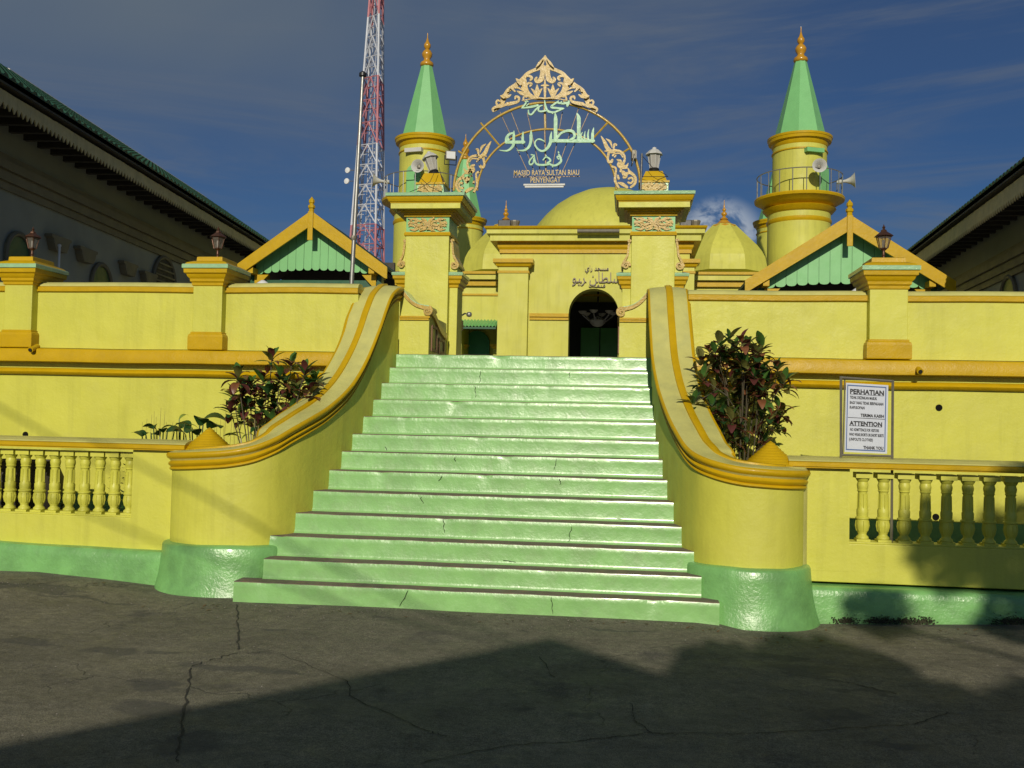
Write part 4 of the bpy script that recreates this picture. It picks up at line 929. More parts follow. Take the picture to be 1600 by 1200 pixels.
c = P(952,300,41); s_ = px(41)
octdome(c.x, 41, P(952,420,41).z, P(952,295,41).z, 122*s_, hall, n=32, prof=[(1,0),(1,.2),(.98,.38),(.90,.52),(.80,.64),(.68,.755),(.52,.86),(.34,.94),(.16,.985),(.02,1)])
# side domes behind, just cresting
# security camera by the gate
p = P(733,492,13.3); r = thing('security_camera', tuple(p), 'small dark security camera above the awning beside the left gate pier', 'camera')
m = MB(); m.tube([p+Vector((-.17,0,-.05)),p+Vector((-.06,0,.02)),p],.012,6); m.build('arm', m_steel, r); m = MB(); m.lathe(tuple(p),[(.01,-.03),(.035,-.02),(.04,.01),(.03,.035),(.01,.04)],12); m.build('housing', m_steel, r, smooth=60)
m = MB(); q = P(717,502,13.3); m.box(q.x-.09,q.x+.04,13.25,13.45,q.z-.12,q.z+.02); m.build('junction_box', m_brown, r, bevel=.01)

# ------------------------------------------------------------------ minarets
def minaret(u, Y, label, vs_, balcony=True, hid=0):
    """vs_: photo heights of the parts"""
    s_ = px(38); ax = P(u, vs_['c1'], Y).x
    def z(v): return P(u, v, Y).z
    zb = z(vs_['c0']); zt = z(vs_['c1'])
    r = thing('minaret', (ax,Y,2.45), label, 'minaret', 'minarets of the mosque')
    c = (ax,Y,0); rs = 39.5*s_
    m = MB(); m.lathe(c,[(38*s_,zb),(9*s_,zt)],8,ph=math.pi/8+.18); m.build('cone_roof', m_mint, r)
    m = MB(); m.lathe(c,[(9*s_,zt-.02),(11*s_,zt+.05),(10*s_,zt+.15),(6*s_,zt+.22),(5*s_,zt+.3),(8*s_,zt+.42),(8.5*s_,zt+.52),(6*s_,zt+.64),(3*s_,zt+.7),(5.5*s_,zt+.8),(5.5*s_,zt+.9),(3*s_,zt+1.0),(2*s_,zt+1.08),(.8*s_,zt+1.2),(.7*s_,zt+1.38)],14); f = m.build('finial', m_goldfin, r, smooth=60)
    m = MB(); m.lathe(c,[(rs,zb-.42),(rs+.03,zb-.38),(rs+.06,zb-.26),(rs+.16,zb-.22),(rs+.18,zb-.12),(rs+.20,zb-.10),(rs+.21,zb-.02),(rs+.05,zb+.02)],36); m.build('crown_cornice', m_ora, r, smooth=30)
    m = MB(); m.lathe(c,[(rs+.004,zb-.66),(rs+.04,zb-.64),(rs+.04,zb-.60),(rs+.004,zb-.58)],36,caps=False); m.build('ring_moulding', m_ora, r, smooth=50)
    bz = z(vs_['bal']) if balcony else 2.45
    m = MB(); m.lathe(c,[(rs,bz),(rs,zb-.42)],36); m.build('upper_shaft', m_yel2, r, smooth=60)
    if balcony:
        rb = 65*s_; rl = rs+.16
        m = MB(); m.lathe(c,[(rl,bz-1.0),(rl+.04,bz-.95),(rl+.04,bz-.85),(rl,bz-.82)],36); m.lathe(c,[(rb-.42,bz-.36),(rb-.22,bz-.22),(rb-.06,bz-.12),(rb,bz-.10),(rb+.02,bz-.02),(rb,bz+.02)],40); m.build('balcony_floor', m_ora, r, smooth=40)
        m = MB(); m.lathe(c,[(rl,bz-.62),(rl+.08,bz-.56),(rl+.2,bz-.42),(rb-.42,bz-.36)],36); m.build('balcony_corbel', m_ora, r, smooth=50)
        m = MB(); m.lathe(c,[(rl+.02,2.45),(rl,bz-.60)],36); m.build('lower_shaft', m_yel2, r, smooth=60)
        for h, rr in ((.88,.022),):
            m = MB(); m.tube([(ax+(rb-.08)*math.cos(a*math.pi/24),Y+(rb-.08)*math.sin(a*math.pi/24),bz+h) for a in range(49)],rr,5); m.build('hand_rail', m_steel, r, smooth=60)
        pm = MB(); pm.tube([(0,0,0),(0,0,.88)],.018,5); pme = pm.mesh('rail_post', m_steel)
        for k in range(20):
            a = k*math.pi/10; inst('rail_post', pme, r, ((rb-.08)*math.cos(a),(rb-.08)*math.sin(a),bz-2.45))
    return r, ax, bz, zb
rM, rmx, rbz, rzb = minaret(1251, 38, 'right front minaret with green cone roof and railed balcony above the right gable', dict(c1=97,c0=217,bal=313))
lM, lmx, lbz, lzb = minaret(667, 38, 'left front minaret with green cone roof partly hidden by the left gate pier', dict(c1=104,c0=219,bal=316))
minaret(1216, 49.5, 'back right minaret peeping out left of the right front minaret', dict(c1=262,c0=347,bal=390), balcony=False)
minaret(727, 49.5, 'back left minaret peeping out right of the left gate pier', dict(c1=250,c0=343,bal=390), balcony=False)
# balcony door, with green lintel slab on right minaret, grey tube lamp on left
for (r, ax, bz, ud, ul, vl) in ((rM,rmx,rbz,1282,1264,246),(lM,lmx,lbz,655,656,246)):
    d = P(ud,290,38); a = math.asin(max(-.9,min(.9,(d.x-ax)/1.02))); 
    m = MB(); h = .30; pl_ = [(-h,0),(h,0)]+[(h*math.cos(math.pi*k/8),.95+h*math.sin(math.pi*k/8)) for k in range(9)]
    m.prism(pl_,-.06,.03); o = m.build('balcony_door', m_mint, r, local=True); o.location = (math.sin(a)*1.02,-math.cos(a)*1.02,bz-2.45+.02); o.rotation_euler.z = a
    q = P(ul,vl,38); m = MB(); m.box(-.36,.36,-.16,.06,-.08,.08); o = m.build('lintel_lamp_slab', m_mint if r is rM else m_horn, r, local=True); a2 = math.asin((q.x-ax)/1.02); o.location = (math.sin(a2)*1.02,-math.cos(a2)*1.02,q.z-2.45); o.rotation_euler.z = a2
# horn loudspeakers
def horn(p, direction, s, label):
    r = thing('horn_loudspeaker', tuple(p), label, 'loudspeaker', 'horn loudspeakers on the minaret balconies')
    m = MB(); m.lathe((0,0,0),[(.05,-.30),(.07,-.28),(.07,-.12),(.04,-.10),(.06,0),(.12,.14),(.20,.24),(.26,.28),(.265,.285),(.25,.278),(.19,.22),(.10,.12),(.04,.02)],20); o = m.build('horn', m_horn, r, smooth=50, local=True)
    m = MB(); m.lathe((0,0,0),[(.03,.0),(.05,.12),(.07,.17),(.02,.19)],12); b2 = m.build('inner_cone', m_framegrey, o, local=True, smooth=50)
    m = MB(); m.tube([(0,0,-.15),(0,.0,-.2),(0,.12,-.2)],.025,6); b3 = m.build('bracket', m_black, o, local=True)
    o.rotation_euler = Vector(direction).to_track_quat('Z','Y').to_euler(); o.scale = (s,)*3
    return r
horn(P(1279,262,36.6),(-.05,-1,.05),1.0,'grey horn loudspeaker facing the street on the right front minaret')
horn(P(1322,283,37.6),(1,-.25,.05),1.15,'white horn loudspeaker pointing right off the right minaret balcony')
horn(P(656,262,36.6),(-.1,-1,0),1.0,'grey horn loudspeaker facing the street on the left front minaret')
horn(P(595,283,37.6),(-1,-.3,.05),1.15,'pale horn loudspeaker pointing left off the left minaret balcony')

# ------------------------------------------------------------------ pavilions with green gables
def pavilion(uL, uA, uR, vL, vA, vR, Y, label, shift):
    A = P(uA,vA,Y); Lp = P(uL,vL,Y); Rp = P(uR,vR,Y)
    zc = (Lp.z+Rp.z)/2; hw = (Rp.x-Lp.x)/2; ax = A.x; r = thing('pavilion', (ax,Y,2.45), label, 'pavilion', 'gabled pavilions flanking the forecourt')
    th = .25; sl = (A.z-zc)/hw; dp = 2.2
    for s_ in (-1,1):
        e = hw*1.0
        m = MB(); m.prism([(ax+s_*.001,A.z),(ax+s_*e,zc),(ax+s_*e,zc-th*.95),(ax+s_*(e-.05),zc-th*.9),(ax+s_*.001,A.z-th*1.25)], Y, Y+.05); m.build('barge_board', m_ora, r, bevel=.004)
        m = MB(); m.prism([(ax+s_*.0,A.z-.012),(ax+s_*(e-.01),zc-.012),(ax+s_*(e-.01),zc-.07),(ax+s_*.0,A.z-.07)], Y+.052, Y+dp); m.build('roof_slope', m_tile, r)
        xx = ax+s_*(hw*.79); zz = A.z-sl*hw*.79-th*1.0
        m = MB(); m.box(xx-.06,xx+.06,Y+.052,Y+1.0,zz-.12,zz); m.build('purlin_end', m_ora, r, bevel=.004)
    # lower edge return ticks
    m = MB(); m.lathe((ax,Y+.03,A.z-.1),[(.055,0),(.055,.14),(.075,.16),(.075,.21),(.045,.225),(.045,.25),(.062,.27),(.062,.32),(.02,.37),(.01,.39)],8); m.build('finial', m_ora, r)
    m = MB(); m.box(ax-.055,ax+.055,Y-.035,Y-.002,A.z-.62,A.z-.02); m.build('king_drop', m_ora, r, bevel=.01)
    # gable boards, each its own plank with scalloped foot
    gy = Y+.34; gh = hw*.80; nb = 15; bw = 2*gh/nb; axg = ax+shift
    zlow = zc-.10
    for k in range(nb):
        xa = -gh+k*bw; xc = xa+bw/2
        zt1 = A.z-.10-sl*abs(xa+.004); zt2 = A.z-.10-sl*abs(xa+bw-.004)
        rise = .10*(1-(xc/gh)**2); zb = zlow+rise-.02
        poly = [(axg+xa+.003,zb+.05),(axg+xa+.03,zb+.015)]+[(axg+xc+.5*(bw-.04)*math.cos(math.pi*(1+j/6)), zb+.03+.03*math.sin(math.pi*(1+j/6))) for j in range(7)]+[(axg+xa+bw-.03,zb+.015),(axg+xa+bw-.003,zb+.05),(axg+xa+bw-.003,max(zt2,zb+.08))]
        if abs(xc) < bw*.3: poly.append((axg+xc,A.z-.10))
        poly.append((axg+xa+.003,max(zt1,zb+.08)))
        m = MB(); m.prism(poly, gy+random.uniform(-.003,.003), gy+.025); m.build('gable_board', m_mint, r)
    # beam, posts, dark back
    m = MB(); m.box(axg-gh+.0,axg+gh,gy+.05,gy+.15,zlow-.32,zlow-.12); m.build('tie_beam', m_dgreen, r)
    for s_ in (-1,1):
        x = axg+s_*(gh+.02)
        m = MB(); m.box(x-.09,x+.09,gy+.0,gy+.18,2.45,zlow+.0); m.build('post', m_dgreen, r)
        m = MB(); m.prism([(x-s_*.02,zlow-.02),(x-s_*.32,zlow-.02),(x-s_*.02,zlow-.34)], gy-.04, gy+.02); m.build('corner_brace', m_ora, r)
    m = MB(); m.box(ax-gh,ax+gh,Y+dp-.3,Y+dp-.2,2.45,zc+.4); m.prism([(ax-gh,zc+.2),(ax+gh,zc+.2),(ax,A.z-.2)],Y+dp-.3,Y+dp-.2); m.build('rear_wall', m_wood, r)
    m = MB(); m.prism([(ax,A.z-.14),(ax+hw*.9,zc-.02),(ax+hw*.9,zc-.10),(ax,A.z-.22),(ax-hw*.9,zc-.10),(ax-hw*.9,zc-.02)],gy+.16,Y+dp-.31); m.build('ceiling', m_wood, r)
    return r
pavilion(366,486,606,410,329,424,19,'left forecourt pavilion with orange barge boards around a green boarded gable',.02)
pavilion(1165,1328,1495,436,335,441,19,'right forecourt pavilion with orange barge boards around a green boarded gable',.02)

# white lamp globes peeking over the parapet
for u, v, lb in ((411,438,'white globe lamp just above the left parapet below the green gable'),(1340,450,'white globe lamp just above the right parapet beside the lantern pillar')):
    p = P(u,v,15); r = thing('globe_lamp', (p.x,15,2.45), lb, 'lamp', 'white globe lamps in the forecourt')
    m = MB(); m.lathe((p.x,15,0),[(.05,2.45),(.05,p.z-.1)],10); m.build('post', m_steel, r); m = MB(); m.lathe((p.x,15,p.z-.12),[(.04,-.12),(.1,-.07),(.125,0),(.1,.07),(.03,.12)],16); m.build('globe', m_white, r, smooth=80)

# ------------------------------------------------------------------ side halls
def sidehall(a, slope, s_, y0, y1, label, wins, brackets, fr_off, zf=(5.91,6.14)):
    """s_=+1: hall on the left, courtyard face looks to +x"""
    rz = -math.atan(slope)
    r = thing('side_hall', (a+slope*y0, y0, 2.45), label, 'building', 'long halls either side of the forecourt')
    Ln = (y1-y0)/math.cos(rz)
    base = Vector((a+slope*y0,y0,0)); rm = Matrix.Rotation(rz,3,'Z')
    r.rotation_euler.z = rz
    def bld(m, name, mt, par=None, **k):
        m.v = [tuple(base+rm@Vector((s_*p[0],p[1],p[2]))) for p in m.v]   # local: +x toward court
        return m.build(name, mt, par or r, **k)
    W = 7.0; z0, z1 = zf
    m = MB(); m.box(-W,0,0,Ln,2.3,z1+.1); bld(m,'wall', m_hall)
    m = MB(); m.box(.003,.05,0,Ln,z0-.78,z0-.66); m.box(.003,.10,0,Ln,z0-.655,z0-.50); m.box(.003,.16,0,Ln,z0-.495,z0-.36); m.box(.003,.10,0,Ln,z0-.355,z0-.25); bld(m,'wall_cornice', m_halltrim)
    ov = fr_off
    # eave: rafters, soffit
    m = MB(); m.box(.17,ov-.02,0,Ln,z1-.02,z1+.02); bld(m,'soffit', m_wood)
    n = int(Ln/.42); rf = MB(); 
    for i in range(n):
        y = i*.42; rf.box(.17,ov-.03,y,y+.09,z1-.16,z1-.03)
    bld(rf,'rafter_row', m_wood, kind='stuff')
    # valance boards
    bw = .118; nb = min(300,int(Ln/bw)); vb = MB(); h = z1-z0
    vb.prismx([(0.001,z1),(bw-.001,z1),(bw-.001,z0+.07),(bw*.78,z0+.04),(bw*.5,z0-.02),(bw*.22,z0+.04),(.001,z0+.07)],0,.02)
    me = bpy.data.meshes.new('valance_board'); me.from_pydata([(x,y,z-2.45) for x,y,z in vb.v],[],vb.f); me.materials.append(m_fringe)
    for i in range(nb):
        inst('valance_board', me, r, (s_*ov-(.02 if s_<0 else 0), i*bw, random.uniform(-.004,.004)), (0,0,0))
    # roof plane with rows of tiles
    pitch = R(33); rise = math.tan(pitch); depth = 2.1
    m = MB(); m.prism([(ov+.10,z1+.045),(ov+.10,z1+.075),(-depth,z1+.09+(depth+ov+.10)*rise),(-W-.8,z1+.05)],0,Ln) 
    bld(m,'roof_slab', m_wood)
    tw = .19; rows = 13; rl = (depth+ov+.1)/rows; tm = MB()
    for i in range(int(Ln/tw)):
        y = i*tw
        for q in range(rows):
            x = ov+.13-q*rl; z = z1+.10+q*rl*rise+.03; x2 = x-rl*1.12; z2 = z+rl*1.12*rise-.02
            tm.add([(x,y,z),(x+.01,y+tw*.3,z+.055),(x+.01,y+tw*.65,z+.055),(x,y+tw,z),(x2,y+tw,z2),(x2,y+tw*.65,z2+.045),(x2,y+tw*.3,z2+.045),(x2,y,z2)],[(0,1,6,7),(1,2,5,6),(2,3,4,5),(0,3,2,1)])
    bld(tm,'roof_tiles', m_tile, kind='stuff')
    m = MB(); m.tube([(-depth,Ln*.42,z1+.16+(depth+ov+.1)*rise),(-depth,Ln,z1+.16+(depth+ov+.1)*rise)],.05,8); bld(m,'highlit_ridge_cap', m_horn, smooth=50)  # pale colour and midway start put the ridge line's highlight into the cap
    for (yw, zb, zt, ww, kind) in wins:
        yy = (yw-y0)/math.cos(rz); hw = ww/2; zs = zt-hw
        pl_ = [(yy-hw,zb),(yy+hw,zb)]+[(yy+hw*math.cos(math.pi*k/10),zs+hw*math.sin(math.pi*k/10)) for k in range(11)]
        q = [(a_*1.0,b_) for a_,b_ in pl_]
        m = MB(); m.prismx(q,.004,.03); wo = bld(m,'window', m_dgreen if kind=='green' else m_wood)
        m = MB(); arc = [(yy+(hw+.05)*math.cos(math.pi*k/12),zs+(hw+.05)*math.sin(math.pi*k/12)) for k in range(13)]
        m.tube([(.03,yy+hw+.05,zb)]+[(.03,a_,b_) for a_,b_ in arc]+[(.03,yy-hw-.05,zb)],.045,6); bld(m,'window_frame', m_halltrim, wo, smooth=50)
        if kind=='shutter':
            for j in range(14):
                zz = zb+.04+j*(zt-zb-.05)/14; hh = hw if zz<zs else math.sqrt(max(.001,hw*hw-(zz-zs)**2))
                m = MB(); m.box(.03,.06,yy-hh+.02,yy+hh-.02,zz,zz+.035); bld(m,'slat', m_halltrim, wo)
    for (yb, zb) in brackets:
        yy = (yb-y0)/math.cos(rz)
        m = MB(); m.prismx([(yy-.34,zb+.14),(yy+.34,zb+.14),(yy+.34,zb+.09),(yy+.28,zb+.07),(yy+.26,zb),(yy+.18,zb-.12),(yy-.18,zb-.12),(yy-.26,zb),(yy-.28,zb+.07),(yy-.34,zb+.09)],.004,.14); bld(m,'wall_bracket', m_halltrim, bevel=.008)
    return r
sidehall(-8.6,-.088,1,9.5,28.5,'long grey hall with green tiled roof and scalloped eaves on the left',
   [(14.35,3.0,4.47,.62,'green'),(17.25,3.0,4.44,.72,'green'),(20.25,3.2,5.08,1.15,'shutter'),(23.8,3.2,5.1,1.15,'shutter')],[(15.5,4.55),(16.5,4.52),(18.3,4.55),(19.3,4.5),(22.1,4.6)],.92)
sidehall(6.0,.065,-1,11.0,27.0,'long dark hall with scalloped eaves at the right edge',
   [(19.5,3.0,4.6,.8,'green'),(22.8,3.0,4.4,.8,'green')],[(21.2,4.4)],.9,(5.41,5.72))
# white conduit on the left hall
p0 = P(93,385,15.2); p1 = P(92,438,15.2); r = thing('white_conduit', (p0.x,15.2,2.45), 'short white pipe standing behind the left parapet', 'pipe'); m = MB(); m.tube([(p0.x,15.2,2.45),(p0.x,15.2,p0.z)],.02,8); m.build('pipe', m_white, r); m = MB(); m.lathe((p0.x,15.2,p0.z),[(.03,0),(.03,.03),(.01,.04)],8); m.build('pipe_cap', m_white, r)

# ------------------------------------------------------------------ flagpole
a = P(549.5,440,13); b_ = P(567,117,13); d = (b_-a)/(b_.z-a.z); foot = a-d*(a.z-2.45)
r = thing('flagpole', tuple(foot), 'thin silver flagpole with dark cap in front of the red and white tower', 'flagpole')
m = MB(); m.tube([foot, a+(b_-a)*.5, b_],.035,10,r1=.024); m.build('pole', m_steel, r, smooth=60)
m = MB(); m.lathe((b_.x,b_.y,b_.z),[(.03,-.03),(.055,-.02),(.055,.02),(.02,.05)],10); m.build('cap', m_black, r, smooth=40)
m = MB(); q = a+(b_-a)*.02; m.lathe(tuple(P(552.5,372,13)),[(.04,-.03),(.045,0),(.04,.03)],10); m.build('collar', m_framegrey, r)

# ------------------------------------------------------------------ telecom tower
TY = 120.0
def tower():
    bz = 0.0
    r = thing('telecom_tower', (P(575,385,TY).x,TY,bz), 'tall red and white lattice telecom mast beside the left minaret', 'tower')
    # leg lines from pixels, extended down and up; four legs of a square plan turned a little
    def leg(u_a, va, u_b, vb, Y):
        A = P(u_a,va,Y); B = P(u_b,vb,Y); D = (B-A)/(B.z-A.z); return lambda z: A+D*(z-A.z)
    legs = [leg(546.5,385,577.5,0,TY), leg(586.5,385,592.5,0,TY-1.0), leg(599.5,385,598.5,0,TY+2.6), leg(561,385,583,0,TY+3.4)]
    vbands = [(385+120,352,m_towr),(352,227,m_toww),(227,122,m_towr),(122,27,m_toww),(27,-70,m_towr)]
    for (v0, v1, mt) in vbands:
        z0 = P(580,v0,TY).z; z1 = P(580,v1,TY).z
        for i in range(4):
            m = MB(); m.tube([legs[i](z0),legs[i](z1)],.15,6); m.build('leg', mt, r)
        n = max(3, round((z1-z0)/2.6)); br = MB(); hz = MB()
        for k in range(n):
            a0, a1 = z0+(z1-z0)*k/n, z0+(z1-z0)*(k+1)/n
            for i in range(4):
                A, B = legs[i], legs[(i+1)%4]
                br.tube([A(a0),(A(a1)+B(a1))/2],.075,4); br.tube([B(a0),(A(a1)+B(a1))/2],.075,4); hz.tube([A(a1),B(a1)],.075,4)
                br.tube([(A(a0)+A(a1))/2,(A(a0)*.25+B(a0)*.25+A(a1)*.25+B(a1)*.25)],.05,4)
            hz.tube([legs[0](a1),legs[2](a1)],.05,4)
        br.build('bracing', mt, r, kind='stuff'); hz.build('cross_bar', mt, r, kind='stuff')
    # inner ladder and feeder cables
    m = MB()
    mid = lambda z: (legs[0](z)+legs[1](z)+legs[2](z)+legs[3](z))/4
    za, zb = 0, P(580,-70,TY).z
    for dx in (-.35,.35): m.tube([mid(za)+Vector((dx,0,0)),mid(zb)+Vector((dx*.6,0,0))],.05,4)
    for k in range(150): 
        z = za+(zb-za)*k/150; m.tube([mid(z)+Vector((-.3,0,0)),mid(z)+Vector((.3,0,0))],.03,3)
    m.build('ladder', m_toww, r)
    for u, v in ((543,266),(541.5,283)):
        p = P(u,v,TY-1); m = MB(); m.lathe((0,0,0),[(.05,-.25),(.35,-.15),(.38,.0),(.36,.05),(.1,.1)],18); o = m.build('dish', m_white, r, smooth=50, local=True); o.location = p-r.location; o.rotation_euler = (R(90),0,R(-20))
        m = MB(); m.tube([p,P(u+10,v,TY)],.06,5); m.build('dish_arm', m_steel, r)
    return r
tower()

# ------------------------------------------------------------------ notice board on the right balustrade
SYy = 9.13
r = thing('notice_board', tuple(P(1355,716,SYy)), 'metal framed PERHATIAN ATTENTION dress notice standing behind the right balustrade rail', 'sign')
A, B, C_, D_ = P(1314,590,SYy), P(1395,596,SYy), P(1315.5,711,SYy), P(1394,713,SYy)
m = MB()
for a, b_ in ((A,B),(C_,D_)): m.tube([a+Vector((-.01,0,0)),b_+Vector((.01,0,0))],.012,4)
m.tube([A+Vector((0,0,.012)),Vector((C_.x,SYy,.5))],.012,4); m.tube([B+Vector((0,0,.012)),Vector((D_.x,SYy,.5))],.012,4)
m.tube([P(1320,592,SYy+.02),P(1317,711,SYy+.02)],.006,4)
m.build('metal_frame', m_framegrey, r)
q = [P(1322,598,SYy-.012),P(1388,602,SYy-.012),P(1386,709,SYy-.012),P(1319.5,706,SYy-.012)]
def quad(qs, dy, mt, nm, par, th=.004):
    m = MB(); vs = [(p.x,SYy-.012-dy,p.z) for p in qs]+[(p.x,SYy-.012-dy+th,p.z) for p in qs]; m.add(vs,[(0,1,2,3),(7,6,5,4),(0,4,5,1),(1,5,6,2),(2,6,7,3),(3,7,4,0)]); return m.build(nm, mt, par)
pan = quad(q,.0,m_sign,'panel',r,.012)
def lerp4(s, t): a = q[0].lerp(q[1],s); b2 = q[3].lerp(q[2],s); return a.lerp(b2,t)
def bar(s0,t0,s1,t1,nm='border_line',mt=None): quad([lerp4(s0,t0),lerp4(s1,t0),lerp4(s1,t1),lerp4(s0,t1)],.0025,mt or m_blue,nm,pan,.002)
bar(.03,.025,.955,.042); bar(.03,.955,.955,.972); bar(.03,.042,.052,.955); bar(.933,.042,.955,.955); bar(.06,.496,.93,.503,'divider',m_ink)
def stext(txt, s0, s1, t, h, bold=0):
    a = lerp4(s0,t); b2 = lerp4(s1,t)
    cu = bpy.data.curves.new('tmp','FONT'); cu.body = txt; cu.offset = bold; cu.resolution_u = 2
    o = bpy.data.objects.new('tmp', cu); col.objects.link(o); dg = bpy.context.evaluated_depsgraph_get(); me = bpy.data.meshes.new_from_object(o.evaluated_get(dg)); bpy.data.objects.remove(o)
    xs_ = [v.co.x for v in me.vertices]; x0_, x1_ = min(xs_), max(xs_); H = (q[3].z-q[0].z)*-1*h
    for v in me.vertices:
        k = (v.co.x-x0_)/(x1_-x0_); zz = a.z+(b2.z-a.z)*k+v.co.y/.73*H; v.co = (a.x+(b2.x-a.x)*k-r.location.x, SYy-.0165-r.location.y, zz-r.location.z)
    me.materials.clear(); me.materials.append(m_ink)
    o = bpy.data.objects.new('lettering', me); col.objects.link(o); o.parent = pan; return o
stext('PERHATIAN',.10,.90,.150,.068,.035); bar(.10,.158,.90,.163,'underline',m_ink)
stext('TIDAK DIIZINKAN MASUK',.10,.74,.225,.042,.02); stext('BAGI YANG TIDAK BERPAKAIAN',.10,.89,.300,.042,.02); stext('RAPI/SOPAN',.10,.45,.370,.042,.02); stext('TERIMA KASIH',.36,.91,.478,.044,.03)
stext('ATTENTION',.10,.87,.608,.062,.035); bar(.10,.614,.87,.619,'underline',m_ink)
stext('NO ADMITTENCE FOR VISITORS',.12,.80,.690,.042,.015); stext('WHO WEAR SHORTS OR SHORT SKIRTS',.10,.91,.760,.042,.02); stext('(UNPOLITE CLOTHES)',.10,.66,.830,.042,.015); stext('THANK YOU',.44,.91,.945,.045,.03)

# ------------------------------------------------------------------ plants in the beds
def leafmesh(name, L_, W_, bend, mt, fold=.25, nseg=5):
    m = MB(); vs = []; fs = []
    for i in range(nseg+1):
        t = i/nseg; w_ = W_*math.sin(math.pi*min(1,t*.92+.05))**.8*.5; x = L_*t*math.cos(bend*t*.6); z = L_*t*math.sin(.5)-bend*L_*t*t*.8
        vs += [(x,-w_,z+w_*fold),(x,0,z),(x,w_,z+w_*fold)]
    for i in range(nseg): fs += [(i*3,i*3+3,i*3+4,i*3+1),(i*3+1,i*3+4,i*3+5,i*3+2)]
    m.add(vs,fs); me = bpy.data.meshes.new(name); me.from_pydata(m.v,[],m.f); me.materials.append(mt)
    for p in me.polygons: p.use_smooth = True
    return me
croton_leaves = [leafmesh('leaf',.22,.10,b,mt) for b,mt in ((.5,lf_maroon),(.8,lf_maroon),(.3,lf_green),(.6,lf_dkgreen),(.9,lf_rust),(.4,lf_olive),(.55,lf_dkgreen))]
def croton(tips, rootpt, wts, label, seed, Lsc=1.0, per=(8,12), limit=300):
    rnd = random.Random(seed); r = thing('croton_shrub', rootpt, label, 'shrub'); cnt = 0; rest = MB(); rp = Vector(rootpt); done = []
    for ti, tp in enumerate(tips):
        tip = Vector(tp); b0 = rp+Vector((rnd.gauss(0,.10),rnd.gauss(0,.06),0))
        b0.x = rp.x+(tip.x-rp.x)*.35+rnd.gauss(0,.04)
        if ti >= 18:
            nb_ = min(done, key=lambda q_: (q_[1]-tip).length); b0 = nb_[0].lerp(nb_[1], .35)
        mid = b0.lerp(tip,.55)+Vector((rnd.gauss(0,.03),rnd.gauss(0,.03),.0)); mid.x = b0.x+(tip.x-b0.x)*.4
        m = MB(); m.tube([b0,mid,tip-Vector((0,0,.03)),tip],.008 if ti<18 else .004,5,r1=.004); m.build('stem', m_stem, r)
        done.append((mid, tip))
        nl = rnd.randint(*per); kindbias = rnd.random()
        for k in range(nl):
            t = k/nl; a = k*2.4+rnd.uniform(-.3,.3); el = (1.0-1.5*(1-t)) + rnd.uniform(-.2,.2)
            idx = rnd.choices(range(7), wts)[0]
            if t>.75 and rnd.random()<.6: idx = 2
            pos = tip-Vector((0,0,(1-t)*.10)); sc_ = Lsc*rnd.uniform(.7,1.15)*(1 if t<.8 else .75)
            M_ = Matrix.LocRotScale(pos-rp, (Matrix.Rotation(a,3,'Z')@Matrix.Rotation(-el,3,'Y')).to_quaternion(), Vector((sc_,)*3))
            me = croton_leaves[idx]
            if cnt < limit:
                o = bpy.data.objects.new('leaf', me); col.objects.link(o); o.parent = r; o.matrix_local = M_; cnt += 1
            else:
                mi = {0:0,1:0,2:1,3:2,4:3,5:4,6:2}[idx]
                rest.add([tuple(M_@v.co) for v in me.vertices],[tuple(p.vertices) for p in me.polygons],mi)
    if rest.v:
        rest.build('foliage', [lf_maroon,lf_green,lf_dkgreen,lf_rust,lf_olive], r, local=True, kind='stuff')
    return r
ltips = [(425,556),(456,566),(476,578),(372,585),(364,612),(392,600),(411,590),(437,585),(430,605),(468,604),(492,592),(360,636),(385,632),(408,632),(428,636),(452,618),(470,626),(398,612),(440,648),(424,655),(404,655),(485,605),(446,598),(418,612),(380,608),(378,648),(458,642)]
rnd = random.Random(2)
tips = [tuple(P(u,v,9.9+rnd.uniform(-.25,.3))) for u,v in ltips]
croton(tips, (-3.95,9.95,.47), [4,4,1.5,2,.8,.8,1], 'dark maroon leaved croton with bare stems beside the left stair wall', 4, .86, (12,15))
tips = []
for i in range(58):
    while True:
        u = rnd.uniform(1082,1228); v = rnd.uniform(530,700)
        if ((u-1155)/74)**2+((v-618)/96)**2 < 1 and not (u>1195 and v<565) : break
    tips.append(tuple(P(u,v,9.95+rnd.uniform(-.35,.35))))
for u,v in ((1140,525),(1125,535),(1108,545),(1150,540),(1168,545),(1188,552),(1215,570),(1200,590),(1222,598),(1222,640),(1095,560),(1100,590),(1180,580),(1215,660),(1195,690),(1130,560),(1150,565)): tips.append(tuple(P(u,v,9.95+rnd.uniform(-.2,.2))))
croton(tips, (1.12,9.95,.47), [1.6,1.6,1.6,1.8,2.8,3.4,1.6], 'tall bushy green and rust croton beside the right stair wall', 6, .82, (8,11))
